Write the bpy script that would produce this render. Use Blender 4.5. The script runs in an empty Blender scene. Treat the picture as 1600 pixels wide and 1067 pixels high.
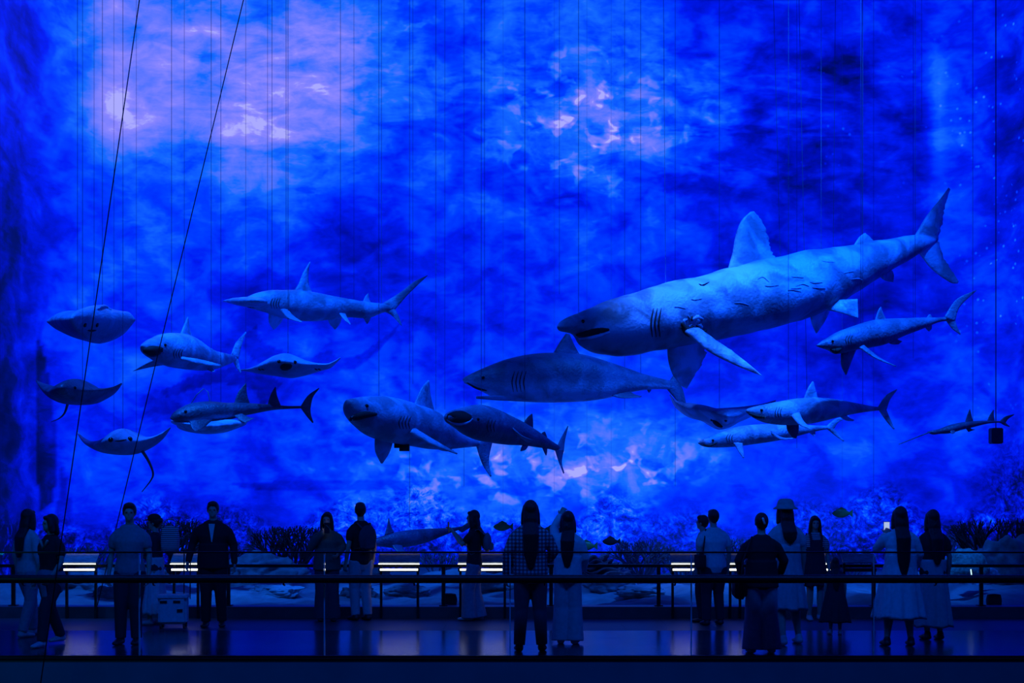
import bpy, bmesh, math, random
import numpy as np
from mathutils import Vector, Matrix, noise
from mathutils.bvhtree import BVHTree
random.seed(7)
PI = math.pi
sc = bpy.context.scene
COL = sc.collection

# ------------------------------------------------------------------ camera
F = 2000.0          # focal length in pixels of the 1600 px frame
HY = 781.0          # pixel row of the horizon
EYE = 1.7
cam_d = bpy.data.cameras.new('camera'); cam = bpy.data.objects.new('camera', cam_d); COL.objects.link(cam)
cam.location = (0, 0, EYE); cam.rotation_euler = (PI/2, 0, 0)
cam_d.sensor_width = 36; cam_d.lens = 36*F/1600; cam_d.shift_y = (HY-533.5)/1600
cam_d.clip_end = 200
sc.camera = cam
# ------------------------------------------------------------------ world, exposure
w = bpy.data.worlds.new('world'); sc.world = w; w.use_nodes = True
w.node_tree.nodes['Background'].inputs[0].default_value = (0.0, 0.010, 0.12, 1)
w.node_tree.nodes['Background'].inputs[1].default_value = 0.10
sc.view_settings.view_transform = 'Standard'; sc.view_settings.look = 'None'
sc.view_settings.exposure = 0.0; sc.view_settings.gamma = 1.0; sc.view_settings.use_curve_mapping = False
# ------------------------------------------------------------------ lights
def aim(o, tgt):
    o.rotation_euler = (Vector(tgt)-o.location).to_track_quat('-Z', 'Y').to_euler()
def spot(name, loc, tgt, power, col, angle, blend=0.8, size=0.25):
    l = bpy.data.lights.new(name, 'SPOT'); l.energy = power; l.color = col; l.spot_size = math.radians(angle)
    l.spot_blend = blend; l.shadow_soft_size = size
    o = bpy.data.objects.new(name, l); COL.objects.link(o); o.location = loc; aim(o, tgt); return o
def area(name, loc, tgt, power, col, sx, sy):
    l = bpy.data.lights.new(name, 'AREA'); l.shape = 'RECTANGLE'; l.size = sx; l.size_y = sy; l.energy = power; l.color = col
    o = bpy.data.objects.new(name, l); COL.objects.link(o); o.location = loc; aim(o, tgt); return o
BL = (0.006, 0.150, 1.0)
spot('ceiling_spot', (6.2, 17.2, 13.6), (5.0, 22.0, 5.2), 9000, BL, 46)
spot('ceiling_spot', (1.4, 17.4, 13.6), (2.9, 20.9, 5.4), 7000, (0.05, 0.20, 1.0), 22)
spot('ceiling_spot', (-3.4, 17.0, 13.6), (-3.9, 21.6, 4.6), 8500, BL, 34)
spot('ceiling_spot', (-7.8, 16.2, 13.6), (-6.8, 20.4, 3.6), 8000, BL, 38)
spot('ceiling_spot', (-1.2, 16.8, 13.6), (-1.3, 20.8, 3.2), 6800, BL, 26)
spot('ceiling_spot', (7.0, 16.6, 13.6), (5.6, 21.2, 3.2), 6500, BL, 30)
area('reef_floodlight', (0, 22.0, 13.6), (0, 25.5, 0), 110, (0.0, 0.08, 1.0), 16, 1.0)
area('hall_ceiling_light', (0, 10.4, 6.8), (0, 13.6, 0.0), 430, (0.0, 0.10, 1.0), 17, 1.0)
area('teal_plinth_fill', (-8.0, 9.5, 1.2), (-7.0, 13.8, -0.2), 7, (0.0, 0.6, 1.0), 1.5, .6)  # added teal fill for the left platform front, not a hall fixture

# ------------------------------------------------------------------ helpers
def P(px, py, d):                     # a pixel of the frame at depth d -> a place in the hall
    return Vector(((px-800)*d/F, d, EYE+(HY-py)*d/F))
def footd(py): return EYE*F/(py-HY)
def setp(o, label=None, cat=None, group=None, kind=None):
    for k, v in (('label', label), ('category', cat), ('group', group), ('kind', kind)):
        if v: o[k] = v
    return o
def thing(name, label, cat, loc=(0, 0, 0), rz=0, group=None):
    o = bpy.data.objects.new(name, None); COL.objects.link(o); o.location = loc; o.rotation_euler = (0, 0, rz)
    o.empty_display_size = 0.1
    bpy.context.view_layer.update()
    return setp(o, label, cat, group)
def link_mesh(name, me, mat, parent=None, local=False, smooth=True):
    me.name = name
    if mat:
        me.materials.clear(); me.materials.append(mat)
    if smooth: me.polygons.foreach_set('use_smooth', [True]*len(me.polygons))
    o = bpy.data.objects.new(name, me); COL.objects.link(o)
    if parent:
        if not local:                  # geometry was made in world space: bring it into the thing's space
            parent_, parent = parent, (parent.parent or parent)
            me.transform((Matrix.Translation(parent.location) @ Matrix.Rotation(parent.rotation_euler.z, 4, 'Z')).inverted()); parent = parent_
        o.parent = parent
    return o
def obj(name, bm, mat, parent=None, local=False, smooth=True, angle=None):
    bmesh.ops.recalc_face_normals(bm, faces=bm.faces[:])
    me = bpy.data.meshes.new(name); bm.to_mesh(me); bm.free()
    o = link_mesh(name, me, mat, parent, local, smooth)
    if smooth and angle is not None:
        me.set_sharp_from_angle(angle=math.radians(angle))
    return o
def recentre(o):                       # put a one-mesh thing's origin at its own base
    me = o.data; n = len(me.vertices); co = np.empty(n*3); me.vertices.foreach_get('co', co); co = co.reshape(-1, 3)
    c = Vector(((co[:, 0].min()+co[:, 0].max())/2, (co[:, 1].min()+co[:, 1].max())/2, co[:, 2].min()))
    me.transform(Matrix.Translation(-c)); o.location = c; return o
def box(bm, c, s, rz=0, bev=0.0, rx=0):
    r = bmesh.ops.create_cube(bm, size=1); vs = r['verts']
    bmesh.ops.scale(bm, verts=vs, vec=s)
    if bev:
        es = list({e for v in vs for e in v.link_edges})
        rr = bmesh.ops.bevel(bm, geom=es, offset=bev, segments=2, affect='EDGES'); vs = list({v for f in rr['faces'] for v in f.verts} | {v for v in vs if v.is_valid})
    M = Matrix.Translation(c) @ Matrix.Rotation(rz, 4, 'Z') @ Matrix.Rotation(rx, 4, 'X')
    bmesh.ops.transform(bm, matrix=M, verts=vs)
def interp(pts, n):                    # catmull-rom resample of tuples
    a = np.array(pts, float); m = len(a)
    if m == 2: return [a[0]+(a[1]-a[0])*i/(n-1) for i in range(n)]
    out = []
    for i in range(n):
        t = i*(m-1)/(n-1); k = min(int(t), m-2); f = t-k
        p1, p2 = a[k], a[k+1]; p0 = a[k-1] if k > 0 else 2*p1-p2; p3 = a[k+2] if k+2 < m else 2*p2-p1
        q = 0.5*((2*p1)+(-p0+p2)*f+(2*p0-5*p1+4*p2-p3)*f*f+(-p0+3*p1-3*p2+p3)*f**3)
        out.append(q)
    return out
def skin_rings(bm, rings, cap0=True, cap1=True):
    vr = [[bm.verts.new(p) for p in r] for r in rings]; n = len(rings[0])
    for a, b in zip(vr, vr[1:]):
        for j in range(n):
            bm.faces.new((a[j], a[(j+1) % n], b[(j+1) % n], b[j]))
    if cap0: bm.faces.new(vr[0][::-1])
    if cap1: bm.faces.new(vr[-1])
def tube(bm, pts, rad, seg=12, side=Vector((1, 0, 0)), rounded=True):
    """rad: one (rx, ry) or number per point"""
    pts = [Vector(p) for p in pts]; rad = [(r, r) if not isinstance(r, (tuple, list)) else r for r in rad]
    fr = []
    for i, p in enumerate(pts):
        t = (pts[min(i+1, len(pts)-1)]-pts[max(i-1, 0)]).normalized()
        u = side-t*side.dot(t)
        if u.length < 0.2: u = Vector((0, 1, 0))-t*t.y
        if u.length < 0.2: u = Vector((0, 0, 1))-t*t.z
        u.normalize(); fr.append((p, t, u, t.cross(u), rad[i]))
    rings = []
    def ring(p, u, v, rx, ry): return [p+u*rx*math.cos(2*PI*j/seg)+v*ry*math.sin(2*PI*j/seg) for j in range(seg)]
    if rounded:
        p, t, u, v, (rx, ry) = fr[0]; m = min(rx, ry)
        rings.append(ring(p-t*m*0.95, u, v, rx*.3, ry*.3)); rings.append(ring(p-t*m*0.6, u, v, rx*.8, ry*.8))
    for p, t, u, v, (rx, ry) in fr: rings.append(ring(p, u, v, rx, ry))
    if rounded:
        p, t, u, v, (rx, ry) = fr[-1]; m = min(rx, ry)
        rings.append(ring(p+t*m*0.6, u, v, rx*.8, ry*.8)); rings.append(ring(p+t*m*0.95, u, v, rx*.3, ry*.3))
    skin_rings(bm, rings)
def ellipsoid(bm, c, r, seg=14, M=None):
    q = bmesh.ops.create_uvsphere(bm, u_segments=seg, v_segments=max(6, seg*2//3), radius=1)
    bmesh.ops.scale(bm, verts=q['verts'], vec=r)
    if M: bmesh.ops.transform(bm, matrix=M, verts=q['verts'])
    bmesh.ops.translate(bm, verts=q['verts'], vec=c)
def fused(bm, voxel, smooth=2, disp=None):        # merges overlapping forms into one continuous surface
    me = bpy.data.meshes.new('tmp'); bm.to_mesh(me); bm.free()
    o = bpy.data.objects.new('tmp', me); COL.objects.link(o)
    m = o.modifiers.new('r', 'REMESH'); m.mode = 'VOXEL'; m.voxel_size = voxel
    s = o.modifiers.new('s', 'SMOOTH'); s.iterations = smooth; s.factor = 0.5
    dg = bpy.context.evaluated_depsgraph_get()
    out = bpy.data.meshes.new_from_object(o.evaluated_get(dg))
    bpy.data.objects.remove(o); bpy.data.meshes.remove(me)
    return out

# ------------------------------------------------------------------ materials
def nodes(name):
    m = bpy.data.materials.new(name); m.use_nodes = True; nt = m.node_tree; return m, nt, nt.nodes['Principled BSDF']
def mat(name, col, rough=0.6, var=0.25, scale=8, metal=0.0, bump=0.1, spec=0.5, stretch=(1, 1, 1), sheen=0):
    m, nt, b = nodes(name); N = nt.nodes.new; L = nt.links.new
    tc = N('ShaderNodeTexCoord'); mp = N('ShaderNodeMapping'); mp.inputs['Scale'].default_value = stretch
    L(tc.outputs['Object'], mp.inputs[0])
    no = N('ShaderNodeTexNoise'); no.inputs['Scale'].default_value = scale; no.inputs['Detail'].default_value = 6
    L(mp.outputs[0], no.inputs['Vector'])
    rp = N('ShaderNodeValToRGB'); e = rp.color_ramp.elements
    e[0].position = .3; e[1].position = .7
    e[0].color = (*[c*(1-var) for c in col], 1); e[1].color = (*[min(1, c*(1+var)) for c in col], 1)
    L(no.outputs[0], rp.inputs[0]); L(rp.outputs[0], b.inputs['Base Color'])
    b.inputs['Roughness'].default_value = rough; b.inputs['Metallic'].default_value = metal
    b.inputs['Specular IOR Level'].default_value = spec
    if bump:
        bp = N('ShaderNodeBump'); bp.inputs['Strength'].default_value = bump; bp.inputs['Distance'].default_value = .02
        L(no.outputs[0], bp.inputs['Height']); L(bp.outputs[0], b.inputs['Normal'])
    return m
def glow_mat(name, col, s):
    m = bpy.data.materials.new(name); m.use_nodes = True; nt = m.node_tree; nt.nodes.clear()
    e = nt.nodes.new('ShaderNodeEmission'); e.inputs[0].default_value = (*col, 1); e.inputs[1].default_value = s
    o = nt.nodes.new('ShaderNodeOutputMaterial'); nt.links.new(e.outputs[0], o.inputs[0]); return m

def hide_mat(name, back, belly, split=0.0, scale=3.0, patch=0.35):
    """animal skin: back fading to a paler underside, on some hides a darker one with shade painted in, by the direction the hide faces, with mottling and scars"""
    back, belly = [(c[0]*.4, c[1]*.82, min(.85, c[2]*1.3)) for c in (back, belly)]      # blue light put into the grey hide colours
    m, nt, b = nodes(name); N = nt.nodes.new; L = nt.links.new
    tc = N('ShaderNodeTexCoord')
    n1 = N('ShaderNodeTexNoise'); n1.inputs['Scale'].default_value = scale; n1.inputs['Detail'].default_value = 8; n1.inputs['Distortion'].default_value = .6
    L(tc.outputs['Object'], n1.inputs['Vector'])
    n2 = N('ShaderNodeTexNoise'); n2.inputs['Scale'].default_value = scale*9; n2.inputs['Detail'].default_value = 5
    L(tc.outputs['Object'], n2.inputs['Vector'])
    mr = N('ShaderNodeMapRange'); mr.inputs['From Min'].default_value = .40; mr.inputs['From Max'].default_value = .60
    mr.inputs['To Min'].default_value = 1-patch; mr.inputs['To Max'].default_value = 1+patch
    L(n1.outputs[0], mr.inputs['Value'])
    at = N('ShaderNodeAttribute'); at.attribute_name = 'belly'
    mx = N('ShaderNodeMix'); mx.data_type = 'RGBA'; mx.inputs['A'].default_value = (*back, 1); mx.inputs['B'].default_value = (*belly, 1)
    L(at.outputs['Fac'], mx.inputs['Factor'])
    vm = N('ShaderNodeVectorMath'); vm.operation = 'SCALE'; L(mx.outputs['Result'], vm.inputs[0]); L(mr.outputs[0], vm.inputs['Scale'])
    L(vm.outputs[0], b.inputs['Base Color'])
    b.inputs['Roughness'].default_value = .42; b.inputs['Specular IOR Level'].default_value = .45
    bp = N('ShaderNodeBump'); bp.inputs['Strength'].default_value = .5; bp.inputs['Distance'].default_value = .03
    ad = N('ShaderNodeMath'); ad.operation = 'ADD'; L(n1.outputs[0], ad.inputs[0]); L(n2.outputs[0], ad.inputs[1])
    L(ad.outputs[0], bp.inputs['Height']); L(bp.outputs[0], b.inputs['Normal'])
    return m
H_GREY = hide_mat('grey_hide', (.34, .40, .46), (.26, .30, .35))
H_BASK = hide_mat('scarred_hide', (.46, .50, .56), (.16, .19, .23), scale=2.2, patch=.45)  # belly shade painted in as a darker underside; same for grey, slate, ray
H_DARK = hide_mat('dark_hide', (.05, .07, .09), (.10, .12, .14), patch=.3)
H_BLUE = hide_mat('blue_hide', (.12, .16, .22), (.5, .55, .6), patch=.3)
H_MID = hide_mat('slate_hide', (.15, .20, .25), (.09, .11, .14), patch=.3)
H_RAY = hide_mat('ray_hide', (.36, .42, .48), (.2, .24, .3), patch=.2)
M_MOUTH = mat('mouth_lining', (.008, .01, .015), .8)
M_EYE = mat('glass_eye', (.004, .004, .006), .15, bump=0)
M_TOOTH = mat('tooth', (.75, .76, .72), .3, bump=0)
M_WIRE = mat('steel_wire', (.10, .14, .22), .4, metal=.2, bump=0)
M_WIREL = mat('pale_wire', (.55, .65, .8), .3, bump=0)
M_BLACK = mat('black_metal', (.012, .013, .016), .35, metal=.3, bump=0)
M_BLACKP = mat('black_plastic', (.014, .014, .017), .5)
M_STEEL = mat('dark_steel', (.05, .06, .07), .3, metal=.7, bump=0)
M_LED = glow_mat('led_strip', (1.0, .93, .82), 4.0)
M_LED2 = glow_mat('led_strip_warm', (1.0, .72, .42), .8)

# ================================================================== SETTING
# ------------------------------------------------------------------ screen wall
WL, WR = -10.0, 10.6
def wall_path():
    pts = []
    for d in np.arange(15.0, 26.0, 0.08): pts.append((WL, d))
    for a in np.linspace(PI, PI/2, 34): pts.append((WL+1.9+1.9*math.cos(a), 26.1+1.9*math.sin(a)))
    for x in np.arange(WL+1.95, WR-1.95, 0.05): pts.append((x, 28.0))
    for a in np.linspace(PI/2, 0, 34): pts.append((WR-1.9+1.9*math.cos(a), 26.1+1.9*math.sin(a)))
    for d in np.arange(26.0, 15.0, -0.08): pts.append((WR, d))
    return pts
GX = np.arange(0, 1601, 100.); GY = np.arange(0, 901, 100.)
G = np.array([
 [.28,.45,.68,.58,.58,.66,.50,.40,.52,.60,.50,.40,.36,.32,.30,.34,.28],
 [.26,.46,.68,.62,.68,.79,.57,.36,.50,.56,.54,.44,.34,.24,.28,.36,.25],
 [.20,.46,.70,.60,.70,.76,.46,.38,.50,.62,.58,.40,.30,.20,.20,.42,.25],
 [.18,.44,.50,.47,.50,.45,.40,.38,.42,.46,.45,.35,.24,.18,.20,.38,.28],
 [.15,.42,.45,.42,.42,.35,.30,.35,.35,.38,.38,.30,.22,.20,.22,.35,.30],
 [.15,.42,.40,.38,.30,.30,.30,.30,.33,.35,.35,.30,.28,.25,.25,.32,.30],
 [.14,.38,.42,.33,.38,.40,.40,.42,.40,.40,.38,.35,.30,.28,.30,.36,.34],
 [.11,.32,.42,.42,.42,.45,.46,.52,.56,.60,.55,.50,.40,.36,.36,.38,.30],
 [.10,.26,.30,.28,.32,.36,.40,.48,.48,.48,.44,.40,.34,.30,.28,.34,.24],
 [.08,.12,.14,.14,.18,.18,.20,.24,.24,.24,.20,.20,.15,.15,.15,.20,.14]])
def bil(px, py):
    fx = np.clip(px/100, 0, 15.999); fy = np.clip(py/100, 0, 8.999)
    ix = fx.astype(int); iy = fy.astype(int); tx = fx-ix; ty = fy-iy
    tx = tx*tx*(3-2*tx); ty = ty*ty*(3-2*ty)
    return (G[iy, ix]*(1-tx)+G[iy, ix+1]*tx)*(1-ty)+(G[iy+1, ix]*(1-tx)+G[iy+1, ix+1]*tx)*ty
def blob(px, py, cx, cy, rx, ry, a, rot=0, p=1.0):
    c, s = math.cos(rot), math.sin(rot); dx, dy = px-cx, py-cy
    u = (dx*c+dy*s)/rx; v = (-dx*s+dy*c)/ry
    return a*np.exp(-(u*u+v*v)**p)
def inpoly(px, py, poly):
    ins = np.zeros(px.shape, bool); n = len(poly)
    for i in range(n):
        x0, y0 = poly[i]; x1, y1 = poly[(i+1) % n]
        if y0 == y1: continue
        ins ^= ((py > min(y0, y1)) & (py <= max(y0, y1)) & (px < (x1-x0)*(py-y0)/(y1-y0)+x0))
    return ins
def build_wall():
    path = wall_path(); n = len(path); nz = 260; zt = 14.0
    X = np.array([p[0] for p in path]); D = np.array([p[1] for p in path]); Z = np.linspace(-0.2, zt, nz)
    co = np.zeros((n, nz, 3)); co[:, :, 0] = X[:, None]; co[:, :, 1] = D[:, None]; co[:, :, 2] = Z[None, :]
    px = 800+X[:, None]*F/D[:, None]+0*Z[None, :]; py = HY-(Z[None, :]-EYE)*F/D[:, None]
    g = bil(px, np.clip(py, 0, 900))
    g = np.where((px > 1050) & (px < 1520) & (py < 620), np.maximum(g, .245), g)
    far = np.clip(-px/300, 0, 1)+np.clip((px-1600)/300, 0, 1); g = g*(1-.5*np.clip(far, 0, 1))
    # light shafts and the bright sunlit surface at the upper left
    g += blob(px, py, 172, 90, 30, 190, .11, .02)+blob(px, py, 480, 140, 120, 90, .06, -.2)+blob(px, py, 270, 90, 90, 60, .10)+blob(px, py, 260, 185, 120, 40, .08)+blob(px, py, 330, 60, 80, 60, .05)
    g += blob(px, py, 560, 40, 50, 30, .08)+blob(px, py, 330, 160, 230, 130, .07)+blob(px, py, 1466, 190, 16, 120, .26)
    g += blob(px, py, 90, 330, 22, 260, -.06)
    # dark drifting shapes in the picture, then model shadows painted into its tone
    def soft(poly, a):
        nonlocal g
        g = np.where(inpoly(px, py, poly), g+a, g)
    soft([(58, 528), (66, 545), (76, 590), (84, 640), (88, 700), (84, 780), (62, 800), (56, 700), (55, 600)], -.16)
    soft([(96, 728), (104, 750), (112, 800), (118, 860), (86, 860), (90, 790)], -.12)
    soft([(350, 757), (430, 752), (520, 750), (600, 752), (680, 748), (714, 745), (700, 753), (640, 764), (560, 768), (470, 766), (400, 764)], -.10)
    soft([(250, 612), (300, 588), (360, 575), (420, 582), (440, 600), (420, 625), (410, 640), (400, 610), (340, 596), (290, 612), (262, 620)], -.10)  # this and the next two: cast shadows of hanging models painted in
    soft([(395, 560), (380, 545), (384, 520), (400, 508), (404, 530), (430, 545), (480, 560), (520, 545), (522, 560), (560, 556), (610, 520), (640, 490), (600, 540), (560, 575), (500, 585), (430, 580)], -.09)
    soft([(220, 620), (245, 610), (280, 630), (290, 650), (245, 660), (222, 645)], -.05)
    caus = blob(px, py, 920, 190, 170, 120, 1.0)+blob(px, py, 780, 740, 230, 55, .95)+blob(px, py, 1000, 730, 90, 60, .8)+blob(px, py, 620, 60, 70, 60, .5)+blob(px, py, 720, 660, 200, 60, .35)
    sil = blob(px, py, 1080, 190, 420, 130, .9)*(py < 480)+blob(px, py, 430, 120, 240, 160, .8)     # silky surface ripples
    speck = 1/(1+np.exp(-(px-1500)/18))*np.clip(1-(py-500)/200, 0, 1)*.9+blob(px, py, 1360, 190, 110, 110, .8)
    reef = 1/(1+np.exp(-(py-(800+22*np.sin(px/57.)+14*np.sin(px/23.+1)+10*np.sin(px/131.)))/7))
    reef = np.clip(reef+blob(px, py, 1585, 770, 45, 80, .8), 0, 1)
    me = bpy.data.meshes.new('wall_back'); idx = np.arange(n*nz).reshape(n, nz)
    quads = np.stack([idx[:-1, :-1], idx[1:, :-1], idx[1:, 1:], idx[:-1, 1:]], -1).reshape(-1, 4)
    me.vertices.add(n*nz); me.vertices.foreach_set('co', co.reshape(-1))
    me.loops.add(quads.size); me.loops.foreach_set('vertex_index', quads.reshape(-1).astype(np.int32))
    me.polygons.add(len(quads)); me.polygons.foreach_set('loop_start', np.arange(0, quads.size, 4, dtype=np.int32))
    me.update(calc_edges=True)
    for nm, arr in (('tone', g), ('caustic', caus), ('silk', sil), ('speck', speck), ('reef', reef)):
        a = me.attributes.new(nm, 'FLOAT', 'POINT'); a.data.foreach_set('value', arr.reshape(-1).astype(np.float32))
    return me
def screen_mat():
    m = bpy.data.materials.new('projection_screen'); m.use_nodes = True; nt = m.node_tree; b = nt.nodes['Principled BSDF']
    N = nt.nodes.new; L = nt.links.new
    def A(nm):
        a = N('ShaderNodeAttribute'); a.attribute_name = nm; return a.outputs['Fac']
    def math_(op, x, y=None, clamp=False):
        q = N('ShaderNodeMath'); q.operation = op; q.use_clamp = clamp
        for i, v in enumerate((x, y)):
            if v is None: continue
            if isinstance(v, (int, float)): q.inputs[i].default_value = v
            else: L(v, q.inputs[i])
        return q.outputs[0]
    tc = N('ShaderNodeTexCoord')
    def noise_(scale, stretch, detail=5, dist=0.5, rot=0.0, rough=.55, off=0):
        mp = N('ShaderNodeMapping'); mp.inputs['Scale'].default_value = stretch; mp.inputs['Rotation'].default_value = (0, rot, 0); mp.inputs['Location'].default_value = (off, 0, off)
        L(tc.outputs['Object'], mp.inputs[0]); q = N('ShaderNodeTexNoise'); q.inputs['Scale'].default_value = scale
        q.inputs['Detail'].default_value = detail; q.inputs['Distortion'].default_value = dist; q.inputs['Roughness'].default_value = rough
        L(mp.outputs[0], q.inputs['Vector']); return q.outputs[0]
    def mr(v, a, b_, c, d):
        q = N('ShaderNodeMapRange'); q.inputs['From Min'].default_value = a; q.inputs['From Max'].default_value = b_
        q.inputs['To Min'].default_value = c; q.inputs['To Max'].default_value = d; L(v, q.inputs['Value']); return q.outputs[0]
    tone = A('tone')
    big = mr(noise_(.45, (1, 1, 1), 4, .5), .3, .7, -.10, .10)
    mid = mr(noise_(1.25, (.9, .9, 1.25), 4, .5, rot=.4, off=7), .32, .68, -.11, .11)
    fine = mr(noise_(6, (.55, .55, 1.4), 5, .8, rot=.5, rough=.6), .3, .7, -.035, .035)
    tone = math_('ADD', tone, .025)
    v = math_('ADD', math_('ADD', tone, big), math_('ADD', mid, fine))
    # silky horizontal ripples
    sk = mr(noise_(1.1, (.5, .5, 1.9), 5, 1.0, rot=.3, rough=.56, off=3), .34, .68, -.15, .18)
    v = math_('ADD', v, math_('MULTIPLY', sk, A('silk')))
    # caustics: bright soft shards
    c1 = mr(noise_(1.1, (1, 1, 1), 4, 1.0, off=21, rough=.5), .48, .70, 0, 1)
    c1 = math_('MAXIMUM', c1, 0.0); c2 = math_('MAXIMUM', mr(noise_(2.1, (1, 1, 1.25), 2.2, .35, rot=.6, off=11, rough=.55), .55, .66, 0, 1), 0.0)
    v = math_('ADD', v, math_('MULTIPLY', math_('MULTIPLY', math_('ADD', math_('MULTIPLY', c1, .22), math_('MULTIPLY', c2, .34)), A('caustic')), 1.0))
    # bubbles
    vo = N('ShaderNodeTexVoronoi'); vo.inputs['Scale'].default_value = 5.5; vo.inputs['Randomness'].default_value = 1
    L(tc.outputs['Object'], vo.inputs['Vector'])
    sp = math_('MAXIMUM', mr(vo.outputs['Distance'], .10, .22, 1, 0), 0.0)
    gate = math_('GREATER_THAN', noise_(.9, (1, 1, 1), 2, 0, off=5), .5)
    v = math_('ADD', v, math_('MULTIPLY', math_('MULTIPLY', math_('MULTIPLY', sp, gate), A('speck')), .30))
    # reef picture along the foot of the screen
    r1 = mr(noise_(2.6, (1, 1, 1.3), 8, 1.5, rough=.75, off=31), .38, .64, -.26, .20)
    r2 = mr(noise_(9, (1, 1, 1), 6, 1.0, rough=.7, off=17), .35, .65, -.14, .14)
    v = math_('ADD', v, math_('MULTIPLY', math_('ADD', r1, r2), A('reef')))
    rp = N('ShaderNodeValToRGB'); L(v, rp.inputs[0]); e = rp.color_ramp
    def lin(r, g_, b_): return tuple(((c/255)/12.92 if c/255 <= .04045 else ((c/255+.055)/1.055)**2.4) for c in (r, g_, b_))+(1,)
    stops = [(0, (0, 2, 40)), (.10, (0, 6, 92)), (.22, (0, 8, 178)), (.36, (0, 24, 240)), (.50, (0, 62, 255)), (.66, (20, 105, 255)), (.80, (95, 118, 250)), (.95, (138, 134, 255)), (1.0, (170, 170, 255))]
    while len(e.elements) < len(stops): e.elements.new(.5)
    for el, (p, c) in zip(e.elements, stops): el.position = p; el.color = lin(*c)
    L(rp.outputs[0], b.inputs['Emission Color']); b.inputs['Emission Strength'].default_value = 1.0
    b.inputs['Base Color'].default_value = (.10, .10, .12, 1); b.inputs['Roughness'].default_value = .7
    b.inputs['Specular IOR Level'].default_value = .1
    return m
wb = link_mesh('wall_back', build_wall(), screen_mat()); setp(wb, kind='structure')

# ------------------------------------------------------------------ floors, kerb, plinth, ceiling
NEAR, MIDD, FAR = 13.77, 16.67, 18.4
def floor_mat(name, col, rough, spec=.5, tiles=True, brush=True):
    m, nt, b = nodes(name); N = nt.nodes.new; L = nt.links.new
    tc = N('ShaderNodeTexCoord')
    br = N('ShaderNodeTexBrick'); br.offset = .5; br.inputs['Scale'].default_value = 1.0
    br.inputs['Brick Width'].default_value = 1.2; br.inputs['Row Height'].default_value = .8; br.inputs['Mortar Size'].default_value = .006
    br.inputs['Color1'].default_value = (*col, 1); br.inputs['Color2'].default_value = (*[c*.85 for c in col], 1); br.inputs['Mortar'].default_value = (.002, .002, .003, 1)
    L(tc.outputs['Object'], br.inputs['Vector'])
    mp = N('ShaderNodeMapping'); mp.inputs['Scale'].default_value = (.6, 9, 1); L(tc.outputs['Object'], mp.inputs[0])
    no = N('ShaderNodeTexNoise'); no.inputs['Scale'].default_value = 3; no.inputs['Detail'].default_value = 5; L(mp.outputs[0], no.inputs['Vector'])
    L(br.outputs['Color'], b.inputs['Base Color']); b.inputs['Roughness'].default_value = rough; b.inputs['Specular IOR Level'].default_value = spec
    bp = N('ShaderNodeBump'); bp.inputs['Strength'].default_value = .35; bp.inputs['Distance'].default_value = .01
    L(no.outputs[0], bp.inputs['Height']); L(bp.outputs[0], b.inputs['Normal'])
    return m
def slab(name, x0, x1, y0, y1, z0, z1, m, kind='structure', bev=0):
    bm = bmesh.new(); box(bm, ((x0+x1)/2, (y0+y1)/2, (z0+z1)/2), (x1-x0, y1-y0, z1-z0), bev=bev)
    o = obj(name, bm, m, smooth=False); return setp(recentre(o), kind=kind)
slab('floor', WL, WR, NEAR, MIDD, -.25, 0, floor_mat('polished_tile', (.06, .065, .075), .16, .7))
slab('floor_rear', WL, WR, MIDD, FAR, -.25, -.001, floor_mat('matt_walkway', (.05, .055, .07), .45, .4))
slab('trim_1', WL, WR, NEAR-.05, NEAR, -.02, .0, mat('edge_nosing', (.012, .015, .02), .3, metal=.5, bump=0))
slab('wall_platform', WL, WR, NEAR-.04, NEAR, -1.6, -.02, mat('plinth_cladding', (.15, .22, .24), .35, var=.1, scale=2))
slab('floor_hall', WL, WR, -1.5, NEAR-.04, -1.7, -1.6, mat('hall_carpet', (.03, .03, .035), .9))
slab('trim_2', WL, WR, FAR, FAR+.32, -.25, .164, mat('kerb_stone', (.07, .08, .09), .4, var=.15))
slab('floor_viewing', -4, 4, -1.4, .8, -.15, 0, mat('viewing_deck', (.03, .03, .035), .9))
slab('ceiling', WL, WR, -1.5, 28.0, 14.0, 14.2, mat('black_ceiling', (.006, .006, .008), .9))

# sand bed of the reef, rolling up to the screen
def sand():
    bm = bmesh.new(); nx, ny = 300, 110; V = []
    for j in range(ny):
        d = FAR+.32+(27.95-FAR-.32)*j/(ny-1); row = []
        for i in range(nx):
            x = WL+.02+(WR-WL-.04)*i/(nx-1)
            if d > 26.0:                                   # follow the rounded corners
                k = (d-26.1); lim = 1.9-math.sqrt(max(0, 1.9**2-max(0, k)**2)) if k < 1.9 else 1.9
                x = max(WL+lim+.02, min(WR-lim-.02, x))
            z = .10+.30*noise.noise(Vector((x*.5, d*.55, 1)))+.14*abs(noise.noise(Vector((x*1.1+d*.4, d*1.3, 4))))+.05*noise.noise(Vector((x*3, d*4, 2)))
            edge = min(1, (d-FAR-.32)/.5); z = .10*(1-edge)+z*edge
            row.append(bm.verts.new((x, d, z-.02)))
        V.append(row)
    for j in range(ny-1):
        for i in range(nx-1): bm.faces.new((V[j][i], V[j][i+1], V[j+1][i+1], V[j+1][i]))
    o = obj('sand_bed', bm, mat('pale_sand', (.22, .22, .23), .8, var=.2, scale=5, bump=.5))
    return setp(o, kind='structure')
sand()

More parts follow.
